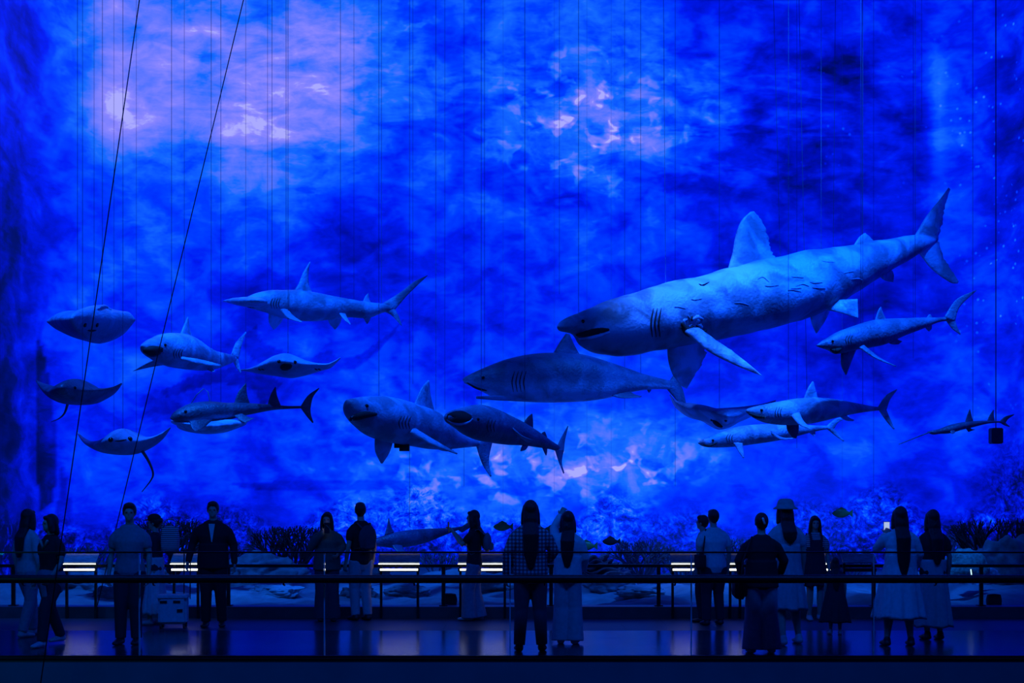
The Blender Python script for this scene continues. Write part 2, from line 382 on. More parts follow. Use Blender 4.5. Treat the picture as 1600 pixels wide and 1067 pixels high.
# ------------------------------------------------------------------ front balustrade
def glass_mat():
    m = bpy.data.materials.new('clear_glass'); m.use_nodes = True; nt = m.node_tree; nt.nodes.clear(); N = nt.nodes.new; L = nt.links.new
    t = N('ShaderNodeBsdfTransparent'); t.inputs[0].default_value = (.90, .95, .96, 1)
    g = N('ShaderNodeBsdfGlossy'); g.inputs['Roughness'].default_value = .02; g.inputs[0].default_value = (.9, .95, 1, 1)
    f = N('ShaderNodeFresnel'); f.inputs[0].default_value = 1.45; mx = N('ShaderNodeMixShader'); o = N('ShaderNodeOutputMaterial')
    L(f.outputs[0], mx.inputs[0]); L(t.outputs[0], mx.inputs[1]); L(g.outputs[0], mx.inputs[2]); L(mx.outputs[0], o.inputs[0]); return m
GLASS = glass_mat()
bal = thing('glass_balustrade', 'long frameless glass balustrade with dark handrail along the near platform edge', 'balustrade', (0, NEAR+.03, 0))
gd = NEAR+.03
pxs = [-80, 218, 507, 797, 1080, 1365, 1660]
gx = [(p-800)*gd/F for p in pxs]; gx[0] = WL+.05; gx[-1] = WR-.05
for a, b_ in zip(gx, gx[1:]):
    bm = bmesh.new(); box(bm, ((a+b_)/2, gd, .57), (b_-a-.016, .018, 1.12)); obj('glass_panel', bm, GLASS, bal, smooth=False)
for a in gx[1:-1]:
    bm = bmesh.new(); box(bm, (a, gd, .56), (.012, .022, 1.10)); obj('glass_joint', bm, mat('joint_seal', (.35, .5, .6), .2, bump=0), bal, smooth=False)
bm = bmesh.new(); box(bm, ((WL+WR)/2, gd, 1.135), (WR-WL-.1, .03, .018)); obj('cap_rail', bm, M_BLACK, bal, smooth=False)
bm = bmesh.new(); box(bm, ((WL+WR)/2, gd, .012), (WR-WL-.1, .04, .024)); obj('base_shoe', bm, M_BLACK, bal, smooth=False)
bm = bmesh.new(); tube(bm, [(WL+.05, gd-.09, .853), (WR-.05, gd-.09, .853)], [.045]*2, 16); hrail = obj('handrail', bm, M_BLACK, bal)
x = gx[0]+.5
while x < WR:
    bm = bmesh.new(); tube(bm, [(x, gd-.01, .78), (x, gd-.06, .79), (x, gd-.09, .83)], [.009]*3, 8); obj('rail_bracket', bm, M_STEEL, hrail); x += 1.4

# ------------------------------------------------------------------ rear railing
rd = FAR+.16
rr = thing('rear_railing', 'low black metal railing on the kerb in front of the reef display', 'railing', (0, rd, .164))
for p in range(-157, 1760, 168):
    px_ = p+0.; x = (px_+0-800+10)*rd/F
    if not WL+.1 < x < WR-.1: continue
    bm = bmesh.new(); box(bm, (x, rd, .164+.29), (.055, .03, .58)); box(bm, (x, rd, .164+.008), (.12, .09, .016)); obj('post', bm, M_BLACK, rr, smooth=False)
bm = bmesh.new(); box(bm, ((WL+WR)/2, rd, .745), (WR-WL-.1, .06, .045), bev=.006); obj('top_rail', bm, M_BLACK, rr, smooth=False)
bm = bmesh.new(); box(bm, ((WL+WR)/2, rd, .55), (WR-WL-.1, .02, .025)); obj('middle_rail', bm, M_BLACK, rr, smooth=False)

# ------------------------------------------------------------------ reading desks with light strips
panel_m = mat('caption_board', (.16, .2, .24), .35, var=.35, scale=14, stretch=(1, 1, 3), bump=0)
def desk(x0, x1, label, lit=True):
    d = rd-.22; X0, X1 = (x0-800)*d/F, (x1-800)*d/F; c = (X0+X1)/2; wd = X1-X0
    t = thing('caption_desk', label, 'information desk', (c, d, 0), 0, 'lit caption desks along the reef')
    bm = bmesh.new(); box(bm, (c, d+.02, .86), (wd, .20, .018), rx=math.atan2(.15, .20)); board = obj('caption_board', bm, panel_m, t, smooth=False)
    bm = bmesh.new(); box(bm, (c, d-.03, .70), (wd, .05, .05)); house = obj('lamp_housing', bm, M_BLACK, t, smooth=False)
    for s in (-1, 1):
        bm = bmesh.new(); box(bm, (c+s*(wd/2-.03), d+.03, .40), (.035, .035, .80)); obj('leg', bm, M_BLACK, t, smooth=False)
    if lit:
        bm = bmesh.new(); box(bm, (c, d+.095, .945), (wd, .012, .012)); obj('light_strip', bm, M_LED2, board, smooth=False)
        bm = bmesh.new(); box(bm, (c, d-.075, .785), (wd, .012, .010)); obj('light_strip', bm, M_LED, board, smooth=False)
        bm = bmesh.new(); box(bm, (c, d-.065, .705), (wd*.92, .014, .026)); obj('light_strip', bm, M_LED, house, smooth=False)
desk(100, 152, 'lit caption desk just right of the woman in the black V-neck')
desk(268, 312, 'lit caption desk above the white wheeled case')
desk(592, 656, 'fully visible lit caption desk right of the man with the backpack')
desk(716, 792, 'lit caption desk behind the woman photographing in profile')
desk(1048, 1108, 'lit caption desk left of the man in the white shirt')
desk(1138, 1160, 'short lit caption desk right of the man in the white shirt')
desk(1244, 1298, 'lit caption desk behind the girl in dungarees')
desk(1316, 1368, 'unlit caption desk between the small child and the woman in white', lit=False)

# ================================================================== ANIMALS
def loft(name, st, m, parent, nst=70, seg=32, expo=2.0, disp=0.0, lens=False, fixed=False):
    """st: (px, top row, bottom row, depth, half width in metres)"""
    S = interp(st, nst); bm = bmesh.new(); rings = []; cs = []
    for s in S:
        a, b = P(s[0], s[1], s[3]), P(s[0], s[2], s[3]); cs.append(((a+b)/2, max(.004, abs(a.z-b.z)/2), max(.006, s[4])))
    for i, (c, h, wd) in enumerate(cs):
        t = cs[min(i+1, nst-1)][0]-cs[max(i-1, 0)][0]; t.z = 0; t.normalize(); side = Vector((0, 1, 0)) if fixed else Vector((-t.y, t.x, 0))
        ring = []
        for j in range(seg):
            a = 2*PI*j/seg; ca, sa = math.cos(a), math.sin(a)
            if lens: u = ca; v = math.copysign(abs(sa)**1.25, sa)
            else: u = math.copysign(abs(ca)**(2/expo), ca); v = math.copysign(abs(sa)**(2/expo), sa)
            p = c+side*u*wd+Vector((0, 0, 1))*v*h
            if disp: p = p+Vector((0, 0, 1))*disp*noise.noise(p*3)+side*disp*noise.noise(p*3+Vector((5, 5, 5)))
            ring.append(p)
        rings.append(ring)
    skin_rings(bm, rings)
    bmesh.ops.recalc_face_normals(bm, faces=bm.faces[:])
    tree = BVHTree.FromBMesh(bm)
    o = obj(name, bm, m, parent)
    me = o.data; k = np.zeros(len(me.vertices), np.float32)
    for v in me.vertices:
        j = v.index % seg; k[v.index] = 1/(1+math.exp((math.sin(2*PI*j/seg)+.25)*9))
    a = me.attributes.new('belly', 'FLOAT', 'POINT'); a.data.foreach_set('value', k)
    px = np.array([s[0] for s in S]); dd = np.array([s[3] for s in S])
    return tree, (lambda x: float(np.interp(x, px, dd)))
def fin(name, Lp, Tp, m, parent, D, o0=0, o1=0, th=.045, ragged=0.0, n=16):
    """leading and trailing edge as (column, row) from root to tip; o0, o1 shift the depth at root and tip"""
    nl = n; A = interp(Lp, nl); B = interp(Tp, nl); bm = bmesh.new(); rings = []
    k = 9
    for i in range(nl):
        f = i/(nl-1); off = o0+(o1-o0)*f
        a = P(A[i][0], A[i][1], D(A[0][0] if False else A[i][0])+off); b = P(B[i][0], B[i][1], D(B[i][0])+off)
        if ragged and 0 < i < nl-1: b = b+(a-b)*ragged*random.uniform(-.2, 1)
        ch = b-a
        sp = Vector(P(A[-1][0], A[-1][1], D(A[-1][0])+o1)-P(A[0][0], A[0][1], D(A[0][0])+o0))
        nrm = ch.cross(sp); nrm = nrm.normalized() if nrm.length > 1e-6 else Vector((0, 1, 0))
        T = th*(1-.75*f)*(1 if i < nl-1 else .3); ring = []
        pr = [(s, 2.4*math.sqrt(s)*(1-s)*.8+.04) for s in (0, .04, .15, .35, .6, .85, 1)]
        for s, v in pr: ring.append(a+ch*s+nrm*T*v*.5)
        for s, v in pr[-1:0:-1]: ring.append(a+ch*s-nrm*T*v*.5)
        rings.append(ring)
    skin_rings(bm, rings)
    o = obj(name, bm, m, parent)
    return o
def ray(px, py):
    d = Vector(((px-800)/F, 1, (HY-py)/F)); return Vector((0, 0, EYE)), d.normalized()
def on_body(tree, px, py, lift=.004):
    o, d = ray(px, py); h, nrm, i, dist = tree.ray_cast(o, d)
    if h is None: return None, None
    if nrm.dot(d) > 0: nrm = -nrm
    return h+nrm*lift, nrm
def surf_line(name, tree, pts, r, m, parent, n=14):
    q = [on_body(tree, a[0], a[1])[0] for a in interp(pts, n)]; q = [p for p in q if p is not None]
    if len(q) < 3: return
    bm = bmesh.new(); k = len(q); tube(bm, q, [r*(.35+.65*math.sin(PI*(i+.5)/k)) for i in range(k)], 8); return obj(name, bm, m, parent)
def surf_ball(name, tree, px, py, r, m, parent, flat=1.0):
    p, n = on_body(tree, px, py, 0)
    if p is None: return
    bm = bmesh.new(); ellipsoid(bm, (0, 0, 0), (r, r, r*flat), 12); 
    bmesh.ops.transform(bm, matrix=Matrix.Translation(p) @ n.to_track_quat('Z', 'Y').to_matrix().to_4x4(), verts=bm.verts[:]); obj(name, bm, m, parent)
def teeth(tree, pts, n, h, parent, down=1):
    for p in interp(pts, n):
        q, nr = on_body(tree, p[0], p[1], .0)
        if q is None: continue
        bm = bmesh.new(); bmesh.ops.create_cone(bm, cap_ends=True, segments=6, radius1=h*.35, radius2=.001, depth=h)
        bmesh.ops.transform(bm, matrix=Matrix.Translation(q+nr*.012+Vector((0, 0, -down*h*.3))) @ Matrix.Rotation(PI if down > 0 else 0, 4, 'X'), verts=bm.verts[:]); obj('tooth', bm, M_TOOTH, parent, smooth=False)
def wire(x0, y1, d, label, x1=None, m=None, r=.004, grp='wires holding up the models', y0=None, dtop=None):
    """from the ceiling down to (x1, y1)"""
    x1 = x0 if x1 is None else x1; b = P(x1, y1, d); t = Vector(((x0-800)*d/F, d, 13.98))
    bm = bmesh.new(); tube(bm, [b, (b+t)/2, t], [r]*3, 6, rounded=False); o = obj('suspension_wire', bm, m or M_WIRE); recentre(o)
    return setp(o, label, 'wire', grp)
def gills(tree, xs, y0, y1, parent, r=.014, lean=4):
    for x in xs: surf_line('gill_slit', tree, [(x+lean, y0), (x-1, (y0+y1)/2), (x+lean*.4, y1)], r*.55, M_MOUTH, parent)
def root(name, label, cat, st):
    s = st[len(st)//2]; c = P(s[0], s[2], s[3]); return thing(name, label, cat, c)
def bod(rows, d0, d1, ratio, mx=None):
    """rows (px, top, bottom) -> stations with a depth running from d0 to d1 and a width from the height"""
    x0, x1 = rows[0][0], rows[-1][0]; out = []
    for r in rows:
        d = d0+(d1-d0)*(r[0]-x0)/(x1-x0); h = (r[2]-r[1])/2*d/F; out.append((*r, d, h*ratio if mx is None else min(h*ratio, mx)))
    return out
SG = 'suspended marine animal models'

# 1 ---- basking shark
st = bod([(871, 509, 512), (875, 503, 517), (884, 497, 520), (895, 492, 523), (903, 490, 530), (912, 486, 542), (928, 479, 551), (950, 469, 556), (986, 458, 556), (1022, 448, 548), (1070, 436, 540), (1109, 426, 532), (1150, 415, 525), (1180, 408, 519), (1226, 399, 508), (1267, 391, 495), (1300, 387, 478), (1334, 382, 459), (1383, 374, 428), (1415, 368, 409), (1438, 366, 394), (1462, 369, 380)], 20.2, 23.4, .85)
t = root('shark_model', 'huge pale scarred shark with pointed snout, largest model, hanging at upper right', 'shark', st)
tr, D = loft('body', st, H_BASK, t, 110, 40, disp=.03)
fin('dorsal_fin', [(1136, 424), (1144, 396), (1149, 368), (1158, 345), (1172, 331)], [(1214, 406), (1204, 388), (1200, 368), (1192, 346), (1178, 330)], H_BASK, t, D, th=.16, ragged=.06, n=26)
fin('second_dorsal_fin', [(1332, 386), (1341, 372), (1349, 365)], [(1370, 380), (1362, 372), (1352, 364)], H_BASK, t, D, th=.08, ragged=.1)
fin('upper_tail_lobe', [(1428, 370), (1447, 338), (1468, 312), (1482, 293)], [(1466, 376), (1474, 348), (1477, 322), (1485, 296)], H_BASK, t, D, th=.14, ragged=.12, n=24)
fin('lower_tail_lobe', [(1436, 396), (1456, 421), (1484, 441), (1496, 443)], [(1466, 370), (1476, 402), (1489, 424), (1498, 440)], H_BASK, t, D, th=.12, ragged=.1, n=24)
fin('pectoral_fin', [(1042, 530), (1044, 562), (1051, 585), (1064, 602), (1072, 607)], [(1090, 520), (1104, 548), (1098, 568), (1084, 589), (1074, 606)], H_BASK, t, D, o0=.2, o1=.7, th=.12, ragged=.07, n=26)
fin('pectoral_fin', [(1070, 518), (1107, 549), (1143, 568), (1176, 582), (1190, 587)], [(1092, 512), (1124, 534), (1150, 552), (1174, 572), (1190, 586)], H_BASK, t, D, o0=-.55, o1=-1.5, th=.12, ragged=.05, n=24)
fin('pelvic_fin', [(1264, 485), (1268, 505), (1275, 521)], [(1300, 478), (1290, 500), (1277, 520)], H_BASK, t, D, o0=.1, o1=.3, th=.09)
fin('pelvic_fin', [(1290, 484), (1310, 488), (1341, 497)], [(1296, 470), (1318, 468), (1340, 467)], H_BASK, t, D, o0=-.2, o1=-.6, th=.08)
fin('anal_fin', [(1372, 430), (1382, 438), (1396, 441)], [(1384, 420), (1394, 423), (1397, 430)], H_BASK, t, D, th=.07)
surf_line('mouth', tr, [(902, 523), (918, 521), (935, 517), (950, 515)], .055, M_MOUTH, t, 20)
surf_line('lip', tr, [(905, 529), (922, 527), (940, 523), (952, 519)], .03, H_BASK, t, 20)
gills(tr, (1018, 1024, 1030), 482, 526, t, .026, 3)
surf_ball('eye', tr, 911, 502, .03, M_EYE, t, .5)
rs = random.Random(5)
for k in range(16):     # torn, peeling patch above the pectoral fin
    a, q = rs.uniform(0, 2*PI), rs.uniform(.3, 1); x, y = 1086+19*q*math.cos(a), 502+16*q*math.sin(a)
    surf_line('torn_hide', tr, [(x, y), (x+rs.uniform(-5, 5), y+rs.uniform(2, 5)), (x+rs.uniform(-8, 8), y+rs.uniform(5, 9))], rs.uniform(.015, .035), (H_BASK, M_MOUTH, H_RAY)[k % 3], t, 8)
for k in range(14):     # flaking scars along the flank
    x = rs.uniform(1050, 1330); y = np.interp(x, [1050, 1180, 1330], [470, 440, 410])+rs.uniform(-18, 34)
    surf_line('scar', tr, [(x, y), (x+rs.uniform(5, 12), y+rs.uniform(-4, 2)), (x+rs.uniform(14, 22), y+rs.uniform(-5, 4))], .007, H_MID if k % 2 else H_RAY, t, 8)
surf_line('torn_hide', tr, [(1066, 506), (1070, 514), (1078, 520), (1090, 522), (1102, 516)], .07, M_MOUTH, t)
surf_line('back_scar', tr, [(1092, 444), (1098, 446), (1108, 441)], .016, M_MOUTH, t)
wire(904, 490, D(904), 'thin dark wire rising from the snout of the huge pale shark')
wire(1034, 446, D(1038), 'pale wire rising from behind the head of the huge pale shark', 1040, M_WIREL)
wire(1283, 389, D(1283), 'pale beaded wire rising from the rear back of the huge pale shark', m=M_WIREL)
wire(1308, 386, D(1302), 'thin slanting wire just right of the beaded wire on the huge pale shark', 1302)
wire(1200, 400, D(1218), 'slanting wire rising from behind the dorsal fin of the huge pale shark', 1219)
wire(1347, 378, D(1347), 'wire rising from the small second dorsal fin of the huge pale shark')

# 2 ---- hammerhead
st = bod([(383, 466, 474), (390, 462, 481), (400, 458, 484), (412, 455, 487), (425, 453, 491), (440, 453, 496), (459, 453, 500), (487, 456, 502), (512, 461, 500), (544, 467, 496), (575, 472, 497), (597, 474, 489), (612, 477, 486)], 20.9, 22.6, .85)
t = root('hammerhead_model', 'grey hammerhead shark model hanging at upper left', 'shark', st)
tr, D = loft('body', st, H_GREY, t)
hs = [(351, 470, 472, 21.9, .04), (362, 468, 474, 21.7, .13), (378, 465, 478, 21.3, .22), (392, 464, 480, 20.9, .24), (403, 465, 476, 20.6, .16), (408, 468, 472, 20.5, .05)]
loft('hammer_head', hs, H_GREY, t, 30, 20)
surf_ball('eye', tr, 404, 471, .03, M_EYE, t)
fin('dorsal_fin', [(457, 456), (466, 444), (473, 427), (484, 409)], [(490, 460), (483, 446), (482, 427), (485, 409)], H_GREY, t, D, th=.1)
fin('second_dorsal_fin', [(566, 474), (570, 464), (575, 458)], [(581, 475), (577, 467), (576, 459)], H_GREY, t, D, th=.05)
fin('upper_tail_lobe', [(596, 475), (625, 457), (647, 440), (668, 430)], [(614, 488), (634, 464), (652, 446), (668, 431)], H_GREY, t, D, th=.08)
fin('lower_tail_lobe', [(598, 486), (612, 493), (627, 509)], [(616, 480), (623, 494), (628, 508)], H_GREY, t, D, th=.07)
fin('pectoral_fin', [(420, 484), (420, 503), (427, 515)], [(446, 490), (439, 504), (430, 514)], H_GREY, t, D, o0=.15, o1=.45, th=.07)
fin('pectoral_fin', [(438, 484), (450, 497), (471, 504)], [(450, 484), (461, 495), (472, 502)], H_GREY, t, D, o0=-.3, o1=-.8, th=.06)
fin('pelvic_fin', [(511, 495), (515, 506), (523, 515)], [(534, 494), (532, 504), (525, 514)], H_GREY, t, D, o0=.05, o1=.2, th=.05)
fin('pelvic_fin', [(530, 490), (538, 500), (547, 507)], [(540, 490), (544, 499), (548, 506)], H_GREY, t, D, o0=-.15, o1=-.4, th=.04)
fin('anal_fin', [(566, 494), (570, 501), (573, 506)], [(580, 495), (577, 502), (574, 506)], H_GREY, t, D, th=.04)
surf_line('mouth', tr, [(386, 479), (394, 478), (401, 476)], .03, M_MOUTH, t)
gills(tr, (424, 428, 432, 436), 466, 482, t, .012, 2)
wire(447, 454, D(447), 'wire rising from just ahead of the hammerhead dorsal fin'); wire(425, 453, D(425), 'wire rising from the neck of the hammerhead')
wire(532, 466, D(532), 'wire rising from the rear back of the hammerhead'); wire(596, 474, D(596), 'wire rising from the tail root of the hammerhead', m=M_WIREL)

# 3 ---- open-jawed shark, upper left
st = bod([(221, 539, 542), (226, 535, 552), (234, 530, 558), (243, 526, 563), (252, 522, 568), (266, 520, 573), (283, 521, 576), (298, 526, 578), (316, 538, 579), (335, 548, 577), (352, 552, 571), (368, 556, 564)], 19.9, 22.4, .95)
t = root('shark_model', 'shark model with gaping dark mouth beside the diagonal cable', 'shark', st)
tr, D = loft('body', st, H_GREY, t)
fin('dorsal_fin', [(281, 524), (288, 507), (293, 495)], [(301, 528), (296, 510), (294, 495)], H_GREY, t, D, th=.09)
fin('upper_tail_lobe', [(360, 556), (368, 536), (384, 518)], [(373, 560), (378, 538), (385, 519)], H_GREY, t, D, th=.06)
fin('lower_tail_lobe', [(361, 558), (368, 573), (376, 583)], [(372, 556), (374, 570), (377, 582)], H_GREY, t, D, th=.06)
fin('pectoral_fin', [(246, 560), (228, 568), (207, 580)], [(258, 570), (234, 574), (208, 580)], H_GREY, t, D, o0=.3, o1=.9, th=.06)
fin('pectoral_fin', [(283, 562), (312, 569), (346, 573)], [(284, 557), (315, 562), (346, 570)], H_GREY, t, D, o0=-.5, o1=-1.1, th=.05)
fin('pelvic_fin', [(322, 576), (328, 580), (335, 581)], [(332, 572), (334, 577), (336, 580)], H_GREY, t, D, o0=-.1, o1=-.3, th=.03)
for yy, r in ((546, .07), (549, .06)): surf_line('mouth', tr, [(226, yy), (238, yy+1), (252, yy-1)], r, M_MOUTH, t)
surf_line('lip', tr, [(228, 555), (240, 557), (252, 553)], .02, H_GREY, t)
surf_ball('eye', tr, 258, 539, .025, M_EYE, t)
gills(tr, (272, 276, 280, 284), 545, 560, t, .012, 2)
wire(268, 520, D(268), 'wire rising from the head of the gaping shark'); wire(330, 546, D(330), 'wire rising from the rear back of the gaping shark')

# rays ----
def tail_cord(pts, d0, d1, parent, m, r=.022):
    q = interp(pts, 16); bm = bmesh.new(); tube(bm, [P(a[0], a[1], d0+(d1-d0)*i/15) for i, a in enumerate(q)], [r*(1-.75*i/15) for i in range(16)], 8); obj('tail', bm, m, parent)
def wing(rows, d, chord, lab, m, name='ray_model', dr=0.0, mid=None):
    xs = [r[0] for r in rows]; c = mid or (xs[0]+xs[-1])/2; half = max(c-xs[0], xs[-1]-c); st = []
    for r in rows:
        u = abs(r[0]-c)/half; st.append((*r, d+.55*u*chord+dr*(r[0]-c)/half, chord*max(.03, (1-u**1.3))))
    t = root(name, lab, 'ray', st); tr, D = loft('body', st, m, t, 64, 32, lens=True, fixed=True); return t, tr, D
t, tr, D = wing([(376, 577, 579), (390, 576, 581), (405, 571, 584), (420, 563, 586), (435, 556, 588), (450, 553, 590), (464, 557, 588), (480, 564, 584), (497, 568, 579), (514, 568, 575), (524, 563, 568), (532, 558, 560)], 21.0, .75, 'manta ray model gliding head-on below the hammerhead', H_RAY)
surf_ball('mouth', tr, 447, 573, .10, M_MOUTH, t, .35); surf_ball('eye', tr, 436, 565, .03, M_EYE, t); surf_ball('eye', tr, 461, 566, .03, M_EYE, t)
for x in (404, 409, 492, 497): surf_line('gill_slit', tr, [(x, 576), (x+4, 578)], .012, M_MOUTH, t, 6)
wire(450, 554, D(450), 'wire rising from the manta ray below the hammerhead'); 
t, tr, D = wing([(74, 501, 504), (84, 495, 512), (96, 490, 519), (114, 487, 527), (134, 488, 533), (144, 485, 535), (154, 480, 534), (165, 478, 532), (176, 483, 528), (190, 486, 521), (202, 488, 511), (211, 498, 501)], 20.4, .95, 'pale rounded ray model, topmost at the far left', H_RAY)
for x in (133, 152): surf_ball('eye', tr, x, 508, .035, M_EYE, t, .5)
surf_line('mouth', tr, [(137, 516), (143, 516.5), (150, 516)], .015, M_MOUTH, t); surf_line('back_ridge', tr, [(152, 483), (162, 479), (173, 484)], .03, H_RAY, t)
wire(160, 479, D(160), 'wire rising from the pale rounded ray at the far left'); wire(121, 487, D(121), 'wire rising from the left wing of the pale rounded ray')
t, tr, D = wing([(57, 594, 597), (66, 598, 609), (80, 602, 622), (96, 604, 630), (111, 598, 632), (126, 593, 632), (140, 599, 630), (152, 606, 624), (168, 607, 617), (180, 604, 610), (190, 598, 601)], 19.6, .85, 'dark ray model with a whip tail, middle of the left three', H_DARK)
tail_cord([(106, 630), (101, 645), (92, 654), (80, 659)], 19.9, 21.2, t, H_DARK)
surf_ball('eye', tr, 117, 606, .025, M_EYE, t); wire(129, 594, D(129), 'wire rising from the dark ray with a whip tail')
t, tr, D = wing([(121, 674, 677), (131, 684, 690), (143, 689, 699), (160, 688, 707), (176, 682, 710), (194, 670, 711), (210, 675, 709), (226, 682, 702), (240, 682, 694), (254, 676, 684), (266, 667, 670)], 20.2, .8, 'pale ray model with long curled tail, lowest at the far left', H_RAY)
surf_ball('eye', tr, 173, 687, .04, M_EYE, t); surf_ball('eye', tr, 203, 686, .04, M_EYE, t); surf_line('mouth', tr, [(180, 689), (189, 688.5), (197, 687)], .014, M_MOUTH, t)
tail_cord([(222, 704), (232, 720), (239, 738), (236, 750), (222, 768)], 20.4, 21.2, t, H_DARK, .028)
wire(192, 671, D(192), 'wire rising from the lowest pale ray at the far left')

# 8 ---- guitarfish
st = bod([(266, 652, 654), (271, 645, 657), (279, 639, 660), (295, 631, 664), (310, 628, 664), (330, 627, 661), (353, 629, 657), (372, 629, 652), (394, 630, 647), (425, 632, 641), (450, 634, 639), (476, 634, 638)], 20.3, 21.6, 1.2)
t = root('guitarfish_model', 'dark wedge-nosed guitarfish model with two tall back fins', 'fish', st)
tr, D = loft('body', st, H_DARK, t)
pd = [(268, 656, 659, 20.6, .04), (280, 658, 667, 20.6, .3), (300, 659, 675, 20.7, .45), (325, 658, 678, 20.8, .5), (350, 655, 676, 20.9, .45), (370, 656, 669, 21, .3), (383, 659, 662, 21.1, .05)]
loft('belly_disc', pd, hide_mat('pale_belly', (.5, .55, .6), (.5, .56, .62)), t, 40, 24)
fin('dorsal_fin', [(365, 632), (372, 613), (384, 598)], [(391, 632), (386, 616), (385, 599)], H_DARK, t, D, th=.07)
fin('dorsal_fin', [(417, 635), (423, 616), (430, 604)], [(439, 634), (433, 618), (431, 605)], H_DARK, t, D, th=.06)
fin('upper_tail_lobe', [(468, 637), (481, 618), (498, 606)], [(485, 639), (489, 621), (499, 607)], H_DARK, t, D, th=.06)
fin('lower_tail_lobe', [(468, 635), (478, 649), (488, 661)], [(485, 636), (486, 648), (490, 660)], H_DARK, t, D, th=.05)
fin('pectoral_fin', [(296, 658), (299, 668), (305, 674)], [(332, 656), (320, 667), (307, 673)], H_DARK, t, D, o0=-.4, o1=-.6, th=.05)
fin('pelvic_fin', [(366, 650), (374, 656), (383, 661)], [(378, 646), (390, 652), (398, 653)], H_DARK, t, D, o0=-.2, o1=-.35, th=.04)
surf_ball('eye', tr, 290, 643, .025, M_EYE, t)
bm = bmesh.new(); tube(bm, [P(a, b, 20.7) for a, b in ((299, 630), (307, 617), (318, 607), (325, 612), (328, 628))], [.008]*5, 6); obj('hanging_loop', bm, M_WIRE, t)
wire(345, 628, D(345), 'wire rising from the back of the dark guitarfish')

# 9 ---- great white
st = bod([(543, 625, 633), (546, 623, 650), (553, 622, 660), (563, 620, 669), (579, 619, 681), (600, 619, 689), (625, 624, 694), (650, 632, 698), (675, 641, 702), (700, 658, 702), (720, 676, 700), (740, 686, 698), (756, 690, 697)], 19.3, 22.6, .9)
t = root('shark_model', 'toothy great white shark model facing the viewers at lower centre', 'shark', st)
tr, D = loft('body', st, H_GREY, t, 80, 36)
fin('dorsal_fin', [(646, 633), (658, 607), (669, 594)], [(680, 646), (673, 618), (671, 595)], H_GREY, t, D, th=.12)
fin('pectoral_fin', [(586, 678), (586, 704), (595, 724)], [(616, 682), (609, 706), (598, 724)], H_GREY, t, D, o0=.1, o1=.4, th=.1)
fin('pectoral_fin', [(640, 676), (675, 695), (714, 710)], [(646, 667), (682, 689), (715, 708)], H_GREY, t, D, o0=-.5, o1=-1.3, th=.08)
fin('lower_tail_lobe', [(742, 690), (753, 724), (766, 745)], [(770, 688), (764, 718), (768, 744)], H_RAY, t, D, th=.08)
fin('upper_tail_lobe', [(742, 696), (752, 672), (762, 655)], [(760, 698), (762, 675), (765, 656)], H_GREY, t, D, o1=.3, th=.07)
fin('pelvic_fin', [(676, 698), (690, 704), (708, 706)], [(690, 696), (700, 699), (709, 704)], H_GREY, t, D, th=.05)
mo = surf_line('mouth', tr, [(548, 655), (557, 651), (570, 648), (587, 647)], .06, M_MOUTH, t, 18)
teeth(tr, [(551, 651), (562, 647), (581, 645)], 13, .065, mo)
surf_ball('eye', tr, 573, 634, .03, M_EYE, t)
gills(tr, (624, 629, 634, 639), 650, 670, t, .016, 3)
bm = bmesh.new(); box(bm, P(632, 698, 20.7), (.16, .1, .14)); box(bm, P(620, 694, 20.6), (.08, .08, .12)); obj('mounting_block', bm, M_BLACKP, t, smooth=False)
wire(592, 619, D(592), 'dark wire rising from the head of the toothy great white'); wire(681, 640, D(681), 'pale wire rising from behind the great white dorsal fin', m=M_WIREL)

# 10 ---- wide-mouthed shark
st = bod([(696, 650, 654), (699, 645, 660), (710, 640, 667), (729, 635, 680), (748, 632, 688), (769, 637, 692), (793, 648, 695), (817, 660, 696), (841, 675, 699), (860, 688, 702), (874, 697, 706)], 19.6, 21.8, .85)
t = root('shark_model', 'dark shark model with wide oval open mouth overlapping the great white tail', 'shark', st)
tr, D = loft('body', st, H_MID, t)
surf_ball('mouth', tr, 719, 652, .01, M_MOUTH, t)
bm = bmesh.new(); rim = []
for j in range(28):
    a = 2*PI*j/28; q, nn = on_body(tr, 717+19.5*math.cos(a), 652+8*math.sin(a), .012)
    if q: rim.append(q)
c = sum(rim, Vector())/len(rim); vs = [bm.verts.new(q) for q in rim]; inner = [bm.verts.new(c+(q-c)*.55+Vector((0, -.02, 0))) for q in rim]; cv = bm.verts.new(c+Vector((0, -.02, 0)))
for i in range(len(vs)):
    k = (i+1) % len(vs); bm.faces.new((vs[i], vs[k], inner[k], inner[i])); bm.faces.new((inner[i], inner[k], cv))
obj('mouth_opening', bm, M_MOUTH, t)
surf_line('lip', tr, [(699, 656), (708, 661), (720, 662.5), (733, 659), (738, 654)], .022, H_RAY, t)
surf_line('lip', tr, [(699, 647), (710, 643), (724, 643), (736, 649)], .016, H_MID, t)
fin('dorsal_fin', [(817, 662), (824, 652), (831, 646)], [(833, 672), (833, 658), (832, 647)], H_DARK, t, D, th=.06)
fin('second_dorsal_fin', [(844, 681), (847, 676), (851, 674)], [(856, 686), (854, 680), (852, 675)], H_DARK, t, D, th=.04)
fin('pectoral_fin', [(801, 668), (815, 680), (833, 688)], [(806, 678), (822, 690), (836, 692)], H_MID, t, D, o0=-.35, o1=-.7, th=.06)
fin('upper_tail_lobe', [(868, 702), (876, 685), (887, 665)], [(881, 706), (883, 688), (888, 666)], H_RAY, t, D, th=.06)
fin('lower_tail_lobe', [(866, 700), (873, 722), (880, 740)], [(881, 703), (878, 722), (882, 739)], H_RAY, t, D, th=.06)
